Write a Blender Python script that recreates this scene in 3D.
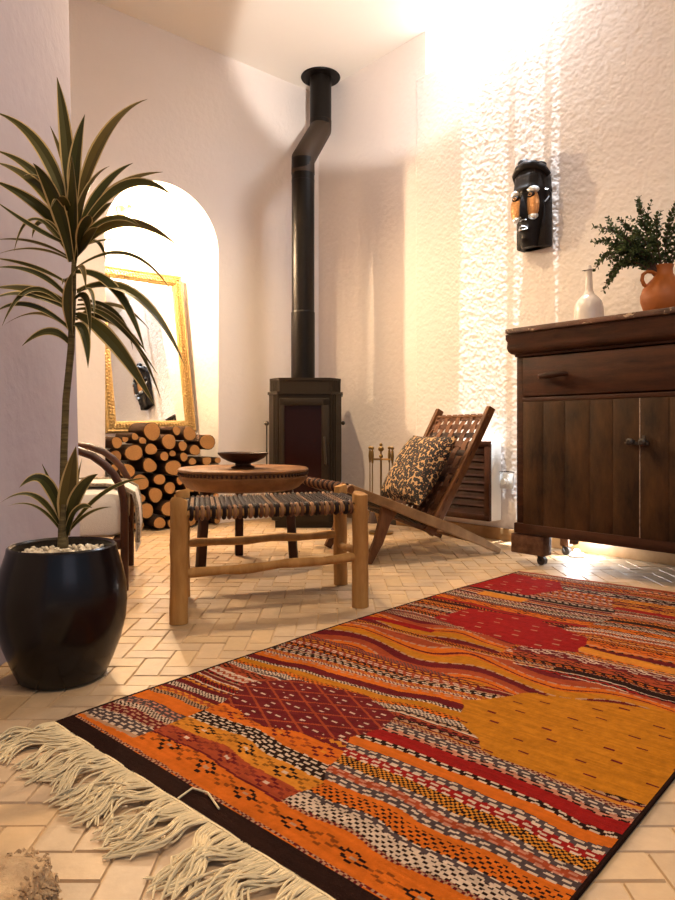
import bpy, bmesh, math, random
import numpy as np
from mathutils import Vector, Matrix, Euler
PI = math.pi
sc = bpy.context.scene
for o in list(bpy.data.objects): bpy.data.objects.remove(o)
COL = sc.collection
random.seed(7); rng = np.random.default_rng(7)

# ---------------------------------------------------------------- frame of the room
# the room: back wall in plane Y=0 (room at Y<0), right wall in plane X=0 (room at X<0)
CA, SA = 0.7572, 0.6532
PX, PD = -0.144, 5.14
def W(cx, d, z=0.0):
    x = (cx-PX); y = (d-PD)
    return Vector((x*CA + y*SA, -x*SA + y*CA, z))
def heading(a, b):
    return math.atan2(-a*SA + b*CA, a*CA + b*SA)

# ---------------------------------------------------------------- camera, world, sun, lights, exposure
cam_d = bpy.data.cameras.new('camera'); cam = bpy.data.objects.new('camera', cam_d); COL.objects.link(cam)
cam_d.sensor_fit = 'VERTICAL'; cam_d.sensor_height = 36; cam_d.lens = 27.04; cam_d.clip_start = .02
cam.location = W(0, 0, .63)
cam_d.shift_y = -20/900
cam.rotation_euler = (PI/2, 0, heading(0, 1) - PI/2)
sc.camera = cam

wd = bpy.data.worlds.new('world'); sc.world = wd; wd.use_nodes = True
nt = wd.node_tree; nt.nodes.clear()
out = nt.nodes.new('ShaderNodeOutputWorld'); bg = nt.nodes.new('ShaderNodeBackground')
geo = nt.nodes.new('ShaderNodeTexCoord'); sep = nt.nodes.new('ShaderNodeSeparateXYZ'); rmp = nt.nodes.new('ShaderNodeValToRGB')
nt.links.new(geo.outputs['Generated'], sep.inputs[0]); nt.links.new(sep.outputs['Z'], rmp.inputs[0])
rmp.color_ramp.elements[0].position = .0; rmp.color_ramp.elements[0].color = (.42, .37, .36, 1)
rmp.color_ramp.elements[1].position = .6; rmp.color_ramp.elements[1].color = (.28, .66, 1.0, 1)
nt.links.new(rmp.outputs[0], bg.inputs[0]); bg.inputs[1].default_value = .55
nt.links.new(bg.outputs[0], out.inputs[0])

def light(name, kind, loc, energy, color, size=.05, rot=None, **kw):
    l = bpy.data.lights.new(name, kind); l.energy = energy; l.color = color
    if kind == 'AREA': l.size = size
    elif kind == 'SUN': l.angle = size
    else: l.shadow_soft_size = size
    for k, v in kw.items(): setattr(l, k, v)
    o = bpy.data.objects.new(name, l); COL.objects.link(o); o.location = loc
    if rot: o.rotation_euler = rot
    return o
def aim(v): return Vector(v).normalized().to_track_quat('-Z', 'Y').to_euler()
light('sun', 'SUN', (0, -1.7, 6), 17.0, (.86, .93, 1.0), .008, aim((.085, .012, -1)))
NL = W(-1.385, 4.50, 2.03)          # lamp inside the niche
light('niche_lamp_light', 'POINT', NL, 125, (1.0, .76, .47), .035)
CL = W(-.62, 3.15, 3.03)            # ceiling spotlight over the seating
light('ceiling_lamp_light', 'SPOT', CL, 165, (1.0, .74, .43), .03, aim((.05, -.05, -1)), spot_size=2.15, spot_blend=.75)
light('skylight_daylight', 'AREA', (-.03, -1.73, 3.4), 42, (.78, .88, 1.0), .62, aim((-.1, 0, -1)))
light('warm_room_fill', 'AREA', W(.35, .5, 3.0), 38, (1.0, .80, .57), .8, aim((0, 0, -1)))  # added warm fill from above, out of frame, no lamp known there
light('cool_front_fill', 'AREA', W(1.3, -1.2, 1.7), 6, (.82, .80, 1.0), 1.5, aim(W(-.9, 2.3, .9) - W(1.3, -1.2, 1.7)))  # added cool fill from behind the camera, no doorway known

light('ceiling_fill_spot', 'SPOT', W(.62, 1.0, 1.25), 430, (1.0, .94, .88), .05, aim(W(.16, 4.35, 3.18) - W(.62, 1.0, 1.25)), spot_size=.44, spot_blend=.3)  # added out-of-frame spot that whitens the right part of the ceiling
sc.view_settings.view_transform = 'Standard'; sc.view_settings.look = 'None'
sc.view_settings.exposure = 0.32; sc.view_settings.gamma = 1.0; sc.view_settings.use_curve_mapping = False

# ---------------------------------------------------------------- materials
MATS = {}
def mat(name, col, rough=.6, metal=0, bump=0, bscale=40, var=0, vscale=6, col2=None, stretch=None, spec=.5, attr=None, coat=0, detail=6, dist=.01):
    if name in MATS: return MATS[name]
    m = bpy.data.materials.new(name); m.use_nodes = True; MATS[name] = m
    t = m.node_tree; b = t.nodes['Principled BSDF']
    b.inputs['Roughness'].default_value = rough; b.inputs['Metallic'].default_value = metal
    b.inputs['Specular IOR Level'].default_value = spec; b.inputs['Coat Weight'].default_value = coat
    b.inputs['Base Color'].default_value = (*col, 1)
    tc = t.nodes.new('ShaderNodeTexCoord'); mp = t.nodes.new('ShaderNodeMapping')
    t.links.new(tc.outputs['Object'], mp.inputs[0])
    if stretch: mp.inputs['Scale'].default_value = stretch
    src = None
    if attr:
        at = t.nodes.new('ShaderNodeVertexColor'); at.layer_name = attr; src = at.outputs['Color']
        t.links.new(src, b.inputs['Base Color'])
    if col2 is not None or var:
        n = t.nodes.new('ShaderNodeTexNoise'); n.inputs['Scale'].default_value = vscale; n.inputs['Detail'].default_value = detail
        n.inputs['Roughness'].default_value = .65
        t.links.new(mp.outputs[0], n.inputs['Vector'])
        r = t.nodes.new('ShaderNodeValToRGB'); t.links.new(n.outputs['Fac'], r.inputs[0])
        r.color_ramp.elements[0].position = .32; r.color_ramp.elements[1].position = .68
        if col2 is not None:
            r.color_ramp.elements[0].color = (*col, 1); r.color_ramp.elements[1].color = (*col2, 1)
        else:
            r.color_ramp.elements[0].color = (*[max(0, 1-var)]*3, 1); r.color_ramp.elements[1].color = (1, 1, 1, 1)
        if col2 is not None and not attr: t.links.new(r.outputs[0], b.inputs['Base Color'])
        else:
            mx = t.nodes.new('ShaderNodeMix'); mx.data_type = 'RGBA'; mx.blend_type = 'MULTIPLY'; mx.inputs[0].default_value = 1
            if src is not None: t.links.new(src, mx.inputs[6])
            else: mx.inputs[6].default_value = (*col, 1)
            t.links.new(r.outputs[0], mx.inputs[7]); t.links.new(mx.outputs[2], b.inputs['Base Color'])
    if bump:
        n2 = t.nodes.new('ShaderNodeTexNoise'); n2.inputs['Scale'].default_value = bscale; n2.inputs['Detail'].default_value = 5
        t.links.new(mp.outputs[0], n2.inputs['Vector'])
        bp = t.nodes.new('ShaderNodeBump'); bp.inputs['Strength'].default_value = bump; bp.inputs['Distance'].default_value = dist
        t.links.new(n2.outputs['Fac'], bp.inputs['Height']); t.links.new(bp.outputs[0], b.inputs['Normal'])
    return m
def chips(m, col, scale, th, stretch=None):
    """worn paint: flecks of another colour over a wood/paint material"""
    t = m.node_tree; b = t.nodes['Principled BSDF']; l = b.inputs['Base Color'].links
    tc = t.nodes.new('ShaderNodeTexCoord'); mp = t.nodes.new('ShaderNodeMapping'); t.links.new(tc.outputs['Object'], mp.inputs[0])
    if stretch: mp.inputs['Scale'].default_value = stretch
    n = t.nodes.new('ShaderNodeTexNoise'); n.inputs['Scale'].default_value = scale; n.inputs['Detail'].default_value = 8; n.inputs['Roughness'].default_value = .7
    t.links.new(mp.outputs[0], n.inputs['Vector'])
    r = t.nodes.new('ShaderNodeValToRGB'); r.color_ramp.elements[0].position = th; r.color_ramp.elements[1].position = th+.03
    t.links.new(n.outputs['Fac'], r.inputs[0])
    mx = t.nodes.new('ShaderNodeMix'); mx.data_type = 'RGBA'; t.links.new(r.outputs[0], mx.inputs[0])
    t.links.new(l[0].from_socket, mx.inputs[6]); mx.inputs[7].default_value = (*col, 1)
    t.links.new(mx.outputs[2], b.inputs['Base Color'])
    return m

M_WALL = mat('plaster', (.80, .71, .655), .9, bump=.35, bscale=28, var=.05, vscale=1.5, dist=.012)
M_WALLR = mat('rough_plaster', (.78, .70, .65), .9, bump=.15, bscale=160, var=.05, vscale=2, dist=.006)
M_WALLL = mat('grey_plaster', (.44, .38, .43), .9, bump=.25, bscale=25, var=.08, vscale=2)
M_CEIL = mat('ceiling_plaster', (.86, .80, .72), .9, bump=.15, bscale=20)
M_TILE = mat('terracotta_tile', (.7, .5, .3), .5, attr='Col', bump=.25, bscale=35, var=.22, vscale=9, dist=.006)
M_GROUT = mat('grout', (.50, .34, .19), .95)
M_RUG = mat('rug_wool', (.5, .2, .05), .95, attr='Col', bump=.6, bscale=420, var=.3, vscale=60, spec=.04, dist=.003)
M_FRINGE = mat('fringe_cotton', (.76, .60, .36), .9, var=.25, vscale=30, spec=.2)
M_DARKW = chips(mat('dark_cabinet_wood', (.016, .005, .0018), .6, col2=(.060, .017, .005), vscale=5, stretch=(1, 1, 6), bump=.3, bscale=60, dist=.003), (.30, .18, .10), 26, .745)
M_DOORW = chips(mat('olive_door_wood', (.009, .0035, .001), .65, col2=(.068, .028, .007), vscale=4.5, stretch=(2.2, 1, .7), bump=.4, bscale=50, dist=.003), (.36, .25, .14), 22, .735, (2, 1, .6))
M_CHIPW = mat('bare_worn_wood', (.20, .12, .07), .8, col2=(.42, .32, .24), vscale=30, bump=.4)
M_FOOTW = chips(mat('foot_wood', (.06, .025, .012), .7, col2=(.17, .08, .04), vscale=18, bump=.4), (.35, .25, .17), 30, .66)
M_BENCH = mat('peeled_pole_wood', (.30, .135, .035), .6, col2=(.48, .25, .075), vscale=7, stretch=(3, 3, .6), bump=.3, bscale=30, dist=.004)
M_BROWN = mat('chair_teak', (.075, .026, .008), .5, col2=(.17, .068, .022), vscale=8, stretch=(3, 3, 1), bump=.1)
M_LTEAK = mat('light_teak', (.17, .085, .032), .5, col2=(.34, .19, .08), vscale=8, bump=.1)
M_ARM = mat('bentwood', (.025, .008, .004), .4, col2=(.075, .024, .009), vscale=9, coat=.1)
M_TABLE = mat('carved_table_wood', (.12, .048, .016), .5, col2=(.24, .11, .04), vscale=10, bump=.2)
M_LEGD = mat('dark_leg_wood', (.018, .006, .003), .5, col2=(.055, .018, .007), vscale=9)
M_WEAVE = mat('leather_weave', (.05, .02, .01), .6, attr='Col', var=.35, vscale=60)
M_STOVE = mat('stove_steel', (.028, .019, .011), .5, metal=.2, bump=.08, bscale=200)
M_STOVEL = mat('stove_trim', (.07, .055, .04), .4, metal=.6)
M_PIPE = mat('pipe_steel', (.008, .0055, .004), .38, metal=.2, bump=.05, bscale=60)
M_GLASSD = mat('sooty_glass', (.016, .004, .003), .18, spec=.22)
M_POT = mat('glazed_pot', (.005, .0025, .003), .25, coat=.05, bump=.15, bscale=5, spec=.3)
M_PEB = mat('pebble_stone', (.6, .5, .36), .8, col2=(.78, .68, .52), vscale=40)
M_LEAF = mat('dracaena_leaf', (.05, .06, .02), .45, attr='Col')
M_STEM = mat('dracaena_trunk', (.16, .12, .05), .8, col2=(.05, .035, .015), vscale=30, stretch=(.4, .4, 4), bump=.5, bscale=60)
M_GOLD = mat('gilt', (.50, .31, .10), .5, metal=.35, bump=1.0, bscale=95, var=.45, vscale=70, dist=.01)
M_MIRROR = mat('mirror_glass', (.93, .93, .93), .015, metal=1)
M_BARK = mat('log_bark', (.02, .009, .005), .9, col2=(.085, .038, .016), vscale=25, bump=.8, bscale=60)
M_CUT = mat('log_cut', (.52, .26, .075), .8, col2=(.30, .12, .03), vscale=14, bump=.2)
M_CUSH = mat('cream_linen', (.78, .70, .60), .9, bump=.3, bscale=220, var=.06)
M_BRAID = mat('dark_braid', (.05, .035, .02), .8, col2=(.5, .4, .28), vscale=120)
M_WHITE = mat('white_glaze', (.78, .70, .64), .25, coat=.3, var=.12, vscale=14)
M_TERRA = mat('terracotta_jug', (.42, .115, .016), .55, var=.25, vscale=5, bump=.1)
M_EUC = mat('eucalyptus_leaf', (.035, .055, .018), .6, col2=(.075, .10, .035), vscale=30)
M_TWIG = mat('twig', (.07, .035, .02), .7)
M_BRASS = mat('brass', (.22, .13, .04), .35, metal=.8)
M_IRON = mat('iron', (.05, .04, .035), .45, metal=.6)
M_MASK = mat('mask_wood', (.007, .005, .005), .5, col2=(.010, .006, .005), vscale=15, bump=.15, bscale=50, spec=.2)
M_TIN = mat('mask_tin', (.70, .74, .78), .3, metal=.8, bump=.3, bscale=60)
M_COPPER = mat('mask_copper', (.50, .24, .09), .42, metal=.5, bump=.4, bscale=70)
M_PLASTIC = mat('white_plastic', (.75, .74, .72), .35)
M_WOOLY = mat('shaggy_wool', (.38, .22, .10), .95, col2=(.55, .37, .20), vscale=30, bump=1, bscale=90)
M_SKIRT = mat('skirting_wood', (.24, .12, .04), .5, col2=(.36, .20, .08), vscale=8)

m = bpy.data.materials.new('leopard_fabric'); m.use_nodes = True; M_LEO = m
t = m.node_tree; b = t.nodes['Principled BSDF']; b.inputs['Roughness'].default_value = .85
tc = t.nodes.new('ShaderNodeTexCoord'); vo = t.nodes.new('ShaderNodeTexVoronoi'); vo.inputs['Scale'].default_value = 62; vo.feature = 'F1'
no = t.nodes.new('ShaderNodeTexNoise'); no.inputs['Scale'].default_value = 60
ad = t.nodes.new('ShaderNodeMath'); ad.operation = 'MULTIPLY_ADD'; ad.inputs[1].default_value = .35
t.links.new(tc.outputs['Object'], vo.inputs['Vector']); t.links.new(tc.outputs['Object'], no.inputs['Vector'])
t.links.new(no.outputs['Fac'], ad.inputs[0]); t.links.new(vo.outputs['Distance'], ad.inputs[2])
r = t.nodes.new('ShaderNodeValToRGB'); cr = r.color_ramp; cr.interpolation = 'CONSTANT'
cr.elements[0].position = 0; cr.elements[0].color = (.24, .09, .025, 1); cr.elements[1].position = .36; cr.elements[1].color = (.012, .008, .006, 1)
e = cr.elements.new(.80); e.color = (.50, .29, .12, 1)
t.links.new(ad.outputs[0], r.inputs[0]); t.links.new(r.outputs[0], b.inputs['Base Color'])

m = bpy.data.materials.new('window_glass'); m.use_nodes = True; M_GLASS = m
t = m.node_tree; t.nodes.clear(); o_ = t.nodes.new('ShaderNodeOutputMaterial'); mx = t.nodes.new('ShaderNodeMixShader')
tr = t.nodes.new('ShaderNodeBsdfTransparent'); gl = t.nodes.new('ShaderNodeBsdfGlossy'); gl.inputs['Roughness'].default_value = .02
mx.inputs[0].default_value = .05; t.links.new(tr.outputs[0], mx.inputs[1]); t.links.new(gl.outputs[0], mx.inputs[2]); t.links.new(mx.outputs[0], o_.inputs[0])
m = bpy.data.materials.new('lit_bulb'); m.use_nodes = True; M_BULB = m
b = m.node_tree.nodes['Principled BSDF']; b.inputs['Emission Color'].default_value = (1, .8, .5, 1); b.inputs['Emission Strength'].default_value = 25
m = bpy.data.materials.new('added_white_glow'); m.use_nodes = True; M_GLOWW = m  # emissive white for the added light under the sideboard
b = m.node_tree.nodes['Principled BSDF']; b.inputs['Emission Color'].default_value = (.9, .95, 1, 1); b.inputs['Emission Strength'].default_value = 30

for m_ in (M_DARKW, M_DOORW, M_FOOTW, M_BROWN, M_WEAVE, M_LEAF, M_BARK, M_TABLE, M_LEGD, M_STOVE, M_PIPE, M_ARM, M_EUC, M_LTEAK, M_STEM, M_BENCH):
    m_.node_tree.nodes['Principled BSDF'].inputs['Specular IOR Level'].default_value = .18
# ---------------------------------------------------------------- mesh helpers
class MB:
    def __init__(s): s.v = []; s.f = []; s.c = []; s.mi = []
    def add(s, vs, fs, col=None, mi=0):
        o = len(s.v); s.v += [tuple(p) for p in vs]
        for f in fs:
            s.f.append(tuple(i+o for i in f)); s.c.append(col); s.mi.append(mi)
    def box(s, c, size, rot=None, bev=0.0, col=None, taper=None, mi=0):
        hx, hy, hz = size[0]/2, size[1]/2, size[2]/2
        bm = bmesh.new(); bmesh.ops.create_cube(bm, size=1)
        for v in bm.verts:
            k = 1.0
            if taper and v.co.z < 0: k = taper
            v.co = Vector((v.co.x*size[0]*k, v.co.y*size[1]*k, v.co.z*size[2]))
        if bev: bmesh.ops.bevel(bm, geom=list(bm.edges), offset=bev, segments=2, profile=.5, affect='EDGES')
        R = rot if rot is not None else Matrix.Identity(3)
        C = Vector(c); bm.verts.index_update()
        s.add([R @ v.co + C for v in bm.verts], [[v.index for v in f.verts] for f in bm.faces], col, mi); bm.free()
    def beam(s, p, q, w, h, up=(0, 0, 1), bev=.003, col=None):
        p = Vector(p); q = Vector(q); z = (q-p).normalized(); x = Vector(up).cross(z)
        if x.length < 1e-4: x = Vector((1, 0, 0))
        x.normalize(); y = z.cross(x)
        R = Matrix((x, y, z)).transposed()
        s.box((p+q)/2, (w, h, (q-p).length), R, bev, col)
    def tube(s, pts, rad, n=10, flat=1.0, flatdir=None, caps=True, col=None, closed=False):
        pts = [Vector(p) for p in pts]; N = len(pts)
        if not hasattr(rad, '__len__'): rad = [rad]*N
        vs = []; prev = None
        for i, p in enumerate(pts):
            if closed: tg = pts[(i+1) % N]-pts[i-1]
            else: tg = pts[min(i+1, N-1)]-pts[max(i-1, 0)]
            tg.normalize()
            if flatdir is not None: x = Vector(flatdir); x = (x - tg*x.dot(tg)).normalized()
            elif prev is None:
                x = Vector((0, 0, 1)).cross(tg)
                if x.length < .1: x = Vector((1, 0, 0)).cross(tg)
                x.normalize()
            else: x = (prev - tg*prev.dot(tg)).normalized()
            prev = x; y = tg.cross(x)
            for k in range(n):
                a = 2*PI*k/n
                vs.append(p + x*math.cos(a)*rad[i] + y*math.sin(a)*rad[i]*flat)
        fs = []
        for i in range(N if closed else N-1):
            j = (i+1) % N
            for k in range(n):
                fs.append((i*n+k, i*n+(k+1) % n, j*n+(k+1) % n, j*n+k))
        if caps and not closed:
            fs.append(tuple(range(n-1, -1, -1))); fs.append(tuple((N-1)*n+k for k in range(n)))
        s.add(vs, fs, col)
    def lathe(s, prof, c=(0, 0, 0), n=40, col=None, wob=0):
        vs = []; C = Vector(c)
        for (r, z) in prof:
            for k in range(n):
                a = 2*PI*k/n; rr = r*(1+wob*math.sin(3*a+z*9))
                vs.append(C+Vector((rr*math.cos(a), rr*math.sin(a), z)))
        fs = [(i*n+k, i*n+(k+1) % n, (i+1)*n+(k+1) % n, (i+1)*n+k) for i in range(len(prof)-1) for k in range(n)]
        fs.append(tuple(range(n-1, -1, -1))); fs.append(tuple((len(prof)-1)*n+k for k in range(n)))
        s.add(vs, fs, col)
    def prism(s, poly, z0, z1, col=None):
        n = len(poly)
        vs = [(x, y, z0) for x, y in poly]+[(x, y, z1) for x, y in poly]
        s.add(vs, [tuple(range(n-1, -1, -1)), tuple(range(n, 2*n))]+[(i, (i+1) % n, n+(i+1) % n, n+i) for i in range(n)], col)
    def ball(s, c, r, scl=(1, 1, 1), sub=2, col=None, rot=None, noise=0):
        bm = bmesh.new(); bmesh.ops.create_icosphere(bm, subdivisions=sub, radius=r)
        C = Vector(c); bm.verts.index_update(); R = rot if rot is not None else Matrix.Identity(3)
        s.add([C+R @ Vector((v.co.x*scl[0], v.co.y*scl[1], v.co.z*scl[2]))*(1+random.uniform(-noise, noise)) for v in bm.verts], [[v.index for v in f.verts] for f in bm.faces], col); bm.free()
    def build(s, name, m, parent=None, smooth=True, angle=40, loc=None):
        me = bpy.data.meshes.new(name); me.from_pydata(s.v, [], s.f); me.update()
        ms = m if isinstance(m, (list, tuple)) else [m]
        for mm in ms: me.materials.append(mm)
        if len(ms) > 1: me.polygons.foreach_set('material_index', s.mi)
        if any(c is not None for c in s.c):
            ca = me.color_attributes.new('Col', 'FLOAT_COLOR', 'CORNER'); arr = np.ones((len(me.loops), 4), np.float32)
            li = 0
            for f, c in zip(s.f, s.c):
                if c is not None: arr[li:li+len(f), :3] = c
                li += len(f)
            ca.data.foreach_set('color', arr.ravel())
        if smooth:
            me.polygons.foreach_set('use_smooth', [True]*len(me.polygons))
            try: me.set_sharp_from_angle(angle=math.radians(angle))
            except Exception: pass
        o = bpy.data.objects.new(name, me); COL.objects.link(o)
        if parent is not None: o.parent = parent
        if loc is not None: o.location = loc
        return o
def tag(o, label=None, cat=None, group=None, kind=None):
    if label: o['label'] = label
    if cat: o['category'] = cat
    if group: o['group'] = group
    if kind: o['kind'] = kind
    return o
def thing(name, label, cat, cx, d, z=0, dirx=(1, 0), group=None):
    o = bpy.data.objects.new(name, None); COL.objects.link(o); o.location = W(cx, d, z)
    o.rotation_euler = (0, 0, heading(*dirx)); o.empty_display_size = .1
    return tag(o, label, cat, group)
def struct(mb, name, m, parent=None, **k):
    o = mb.build(name, m, parent, **k)
    if parent is None: o['kind'] = 'structure'
    return o
def bez(p0, p1, p2, n):
    return [Vector(p0)*(1-t)**2 + Vector(p1)*2*t*(1-t) + Vector(p2)*t*t for t in [i/(n-1) for i in range(n)]]
def vnoise(U, V, seed):
    r = np.random.default_rng(seed); g = r.random((256, 256))
    iu = np.floor(U).astype(int); iv = np.floor(V).astype(int); fu = U-iu; fv = V-iv
    fu = fu*fu*(3-2*fu); fv = fv*fv*(3-2*fv)
    a = g[iu % 256, iv % 256]; b = g[(iu+1) % 256, iv % 256]; c = g[iu % 256, (iv+1) % 256]; d = g[(iu+1) % 256, (iv+1) % 256]
    return (a*(1-fu)+b*fu)*(1-fv)+(c*(1-fu)+d*fu)*fv

# ---------------------------------------------------------------- floor: herringbone of handmade tiles
mb = MB(); w_ = .066; L_ = .132; g_ = .0012
def tile(x0, y0, x1, y1):
    h = random.uniform(-.0016, 0); b_ = .0022
    j = lambda: random.uniform(-.0012, .0012)
    P = [(x0+g_+j(), y0+g_+j()), (x1-g_+j(), y0+g_+j()), (x1-g_+j(), y1-g_+j()), (x0+g_+j(), y1-g_+j())]
    cx_, cy_ = (x0+x1)/2, (y0+y1)/2
    Q = [(p[0]+math.copysign(b_, cx_-p[0]), p[1]+math.copysign(b_, cy_-p[1])) for p in P]
    vs = [W(p[0], p[1], -.007) for p in P]+[W(q[0], q[1], h+random.uniform(-.0008, 0)) for q in Q]
    k = random.uniform(.82, 1.0); wm = random.uniform(-.03, .04)
    mb.add(vs, [(0, 1, 5, 4), (1, 2, 6, 5), (2, 3, 7, 6), (3, 0, 4, 7), (4, 5, 6, 7)], (min(1, (.60+wm*.6)*k), .40*k, (.225-wm*.6)*k))
for i in range(-60, 60):
    for j in range(-30, 30):
        ox = i*w_ + j*2*w_; oy = i*w_ - j*2*w_ + 2.2
        if not (-3.1 < ox < 3.2 and -.5 < oy < 6.0): continue
        for (a, b_, c, d_) in ((0, 0, 2, 1), (2, -1, 3, 1)):
            ctr = W(ox+(a+c)/2*w_, oy+(b_+d_)/2*w_)
            if ctr.x > .03 or ctr.y > .50 or ctr.x < -4.4: continue
            if ctr.y > .03 and not (-1.7 < ctr.x < -.83): continue
            tile(ox+a*w_, oy+b_*w_, ox+c*w_, oy+d_*w_)
fl = mb.build('floor', M_TILE, smooth=False); fl['kind'] = 'structure'
gb = MB(); gb.box((-2.2, -2.6, -.045), (5.0, 6.6, .08)); struct(gb, 'floor_grout', M_GROUT, smooth=False)

# ---------------------------------------------------------------- ceiling with the skylight opening over the right wall
H = 3.18
mb = MB()
def slab(x0, x1, y0, y1, z0, z1): mb.box(((x0+x1)/2, (y0+y1)/2, (z0+z1)/2), (x1-x0, y1-y0, z1-z0))
SX0, SX1, SY0, SY1 = -.40, .30, -2.07, -1.36
slab(-4.6, SX0, -6.2, .6, H, H+.2); slab(SX0, .75, SY1, .6, H, H+.2); slab(SX0, .75, -6.2, SY0, H, H+.2); slab(SX1, .75, SY0, SY1, H, H+.2)
struct(mb, 'ceiling', M_CEIL, smooth=False)
mb = MB()                                                      # skylight frame and panes
for y in (SY0+.012, SY1-.012): mb.box(((SX0+SX1)/2, y, H+.22), (SX1-SX0, .024, .04))
for y in (-1.745, -1.975): mb.box(((SX0+SX1)/2, y, H+.22), (SX1-SX0, .045, .04))
win = struct(mb, 'window_1', M_PLASTIC, smooth=False)
for (y0, y1) in ((-2.046, -1.998), (-1.952, -1.768), (-1.722, -1.384)):
    mb = MB(); mb.box(((SX0+SX1)/2, (y0+y1)/2, H+.215), (SX1-SX0, y1-y0, .006)); mb.build('pane', M_GLASS, win, smooth=False)

# ---------------------------------------------------------------- right wall (rough, trowelled), real relief where the sun grazes it
SILL = 2.90; RX = .30; RY0 = -1.085
def relief(Y, Z):
    n = .35*vnoise(Y*5+50, Z*5+50, 1)+.22*vnoise(Y*30+50, Z*30+50, 2)+.50*vnoise(Y*85+90, Z*85+90, 3)+.35*vnoise(Y*170+90, Z*170+90, 4)
    return (n-.8)*.0050 + np.random.default_rng(3).normal(0, .00055, Y.shape)
def relief_wall(name, y0, y1, z0, z1, step, m, thick=.2):
    ny = int(abs(y1-y0)/step)+1; nz = int((z1-z0)/step)+1
    Y, Z = np.meshgrid(np.linspace(y0, y1, ny), np.linspace(z0, z1, nz), indexing='ij')
    X = relief(Y, Z)
    v = np.stack([X, Y, Z], -1).reshape(-1, 3)
    idx = np.arange(ny*nz).reshape(ny, nz)
    f = np.stack([idx[:-1, :-1], idx[:-1, 1:], idx[1:, 1:], idx[1:, :-1]], -1).reshape(-1, 4)
    vb = np.array([(thick, y0, z0), (thick, y1, z0), (thick, y1, z1), (thick, y0, z1)]); n0 = len(v)
    me = bpy.data.meshes.new(name)
    fl_ = f[:, ::-1].tolist()
    e = [idx[0, :].tolist(), idx[-1, :].tolist(), idx[:, 0].tolist(), idx[:, -1].tolist()]
    fl_ += [[n0, n0+1, n0+2, n0+3], e[0]+[n0+3, n0], e[1][::-1]+[n0+1, n0+2], e[2][::-1]+[n0, n0+1], e[3]+[n0+2, n0+3]]
    me.from_pydata(v.tolist()+vb.tolist(), [], fl_); me.update(); me.materials.append(m)
    me.polygons.foreach_set('use_smooth', [i < len(f) for i in range(len(me.polygons))])
    o = bpy.data.objects.new(name, me); COL.objects.link(o); o['kind'] = 'structure'; return o
relief_wall('wall_right', -1.0, -4.0, -.06, SILL, .006, M_WALLR)
mb = MB(); mb.box((.1, -.4, H/2-.03), (.2, 1.2, H+.06)); mb.box((.1, -1.0425, (SILL+H)/2), (.2, .085, H-SILL))
mb.box((.1, -5.1, H/2), (.2, 2.2, H)); struct(mb, 'wall_right_side', M_WALL, smooth=False)
mb = MB()
mb.box((RX+.05, -2.5, (SILL+H)/2), (.1, 3.1, H-SILL)); mb.box((.25, -2.5, SILL-.05), (.10, 3.1, .10)); mb.box((.3, RY0+.05, (SILL+H)/2), (.2, .1, H-SILL))
struct(mb, 'wall_right_recess', M_CEIL, smooth=False)

# ---------------------------------------------------------------- back wall with the arched niche
t0, t1 = .873, 1.653; tc_ = (t0+t1)/2; ra = (t1-t0)/2; zs = 1.82; ND = .47; XL = -2.9
arch = [(-t0, 0), (-t0, zs)] + [(-tc_+ra*math.cos(a), zs+ra*math.sin(a)) for a in [PI*k/32 for k in range(1, 32)]] + [(-t1, zs), (-t1, 0)]
mb = MB()
topz = [(x, H) for x, z in arch]; topz[0] = (0, 0); topz[-1] = (XL, 0)
oute = [(0.0, 0), (0.0, H)]
n = len(arch)
# face strips between the arch and the outline
ov = []
for k, (x, z) in enumerate(arch):
    if k == 0: ov.append((0, 0))
    elif k == n-1: ov.append((XL, 0))
    elif k == 1: ov.append((0, zs))
    elif k == n-2: ov.append((XL, zs))
    else:
        u = (k-1)/(n-3)
        ov.append((0-u*(-XL), H) if 0 < u < 1 else (0, H))
vs = [(x, 0, z) for x, z in arch]+[(x, 0, z) for x, z in ov]
fs = [(k, k+1, n+k+1, n+k) for k in range(n-1)]
mb.add(vs, fs)
mb.add([(0, 0, zs), (0, 0, H), (ov[2][0], 0, H)], [(0, 1, 2)])
mb.add([(XL, 0, zs), (XL, 0, H), (ov[n-3][0], 0, H)], [(0, 2, 1)])
# jambs + vault with softened plaster edge, back of the niche
prof = [(0, 0.0), (.006, .012), (.006, ND)]
for (ia, ib) in ((0, 1), (1, 2)):
    vs = []
    for k, (x, z) in enumerate(arch): 
        for (ins, y) in (prof[ia], prof[ib]):
            s_ = 1-ins*0/ra
            vs.append((x, y, z))
    mb.add(vs, [(2*k, 2*k+2, 2*k+3, 2*k+1)[::-1] for k in range(n-1)])
mb.add([(x, ND, z) for x, z in arch], [tuple(range(n))])
bw = struct(mb, 'wall_back', M_WALL, angle=30)
mb = MB(); mb.box(((XL)/2, .58, H/2), (-XL+.4, .2, H)); struct(mb, 'wall_back_outer', M_WALL, smooth=False)
mb = MB(); mb.box((XL-.1, -1.2, H/2), (.2, 2.5, H)); struct(mb, 'wall_left_far', M_WALL, smooth=False)

# near left wall (partition) whose end stops short of the armchair
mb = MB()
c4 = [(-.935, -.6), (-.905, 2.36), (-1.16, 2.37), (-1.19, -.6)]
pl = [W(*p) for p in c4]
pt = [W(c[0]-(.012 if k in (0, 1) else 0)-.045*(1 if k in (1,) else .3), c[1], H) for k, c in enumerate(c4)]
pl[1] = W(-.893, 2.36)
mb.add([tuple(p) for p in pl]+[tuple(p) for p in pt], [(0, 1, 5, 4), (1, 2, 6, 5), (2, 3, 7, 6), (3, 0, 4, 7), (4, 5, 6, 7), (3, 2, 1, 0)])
struct(mb, 'wall_left', M_WALLL, smooth=False)
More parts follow.
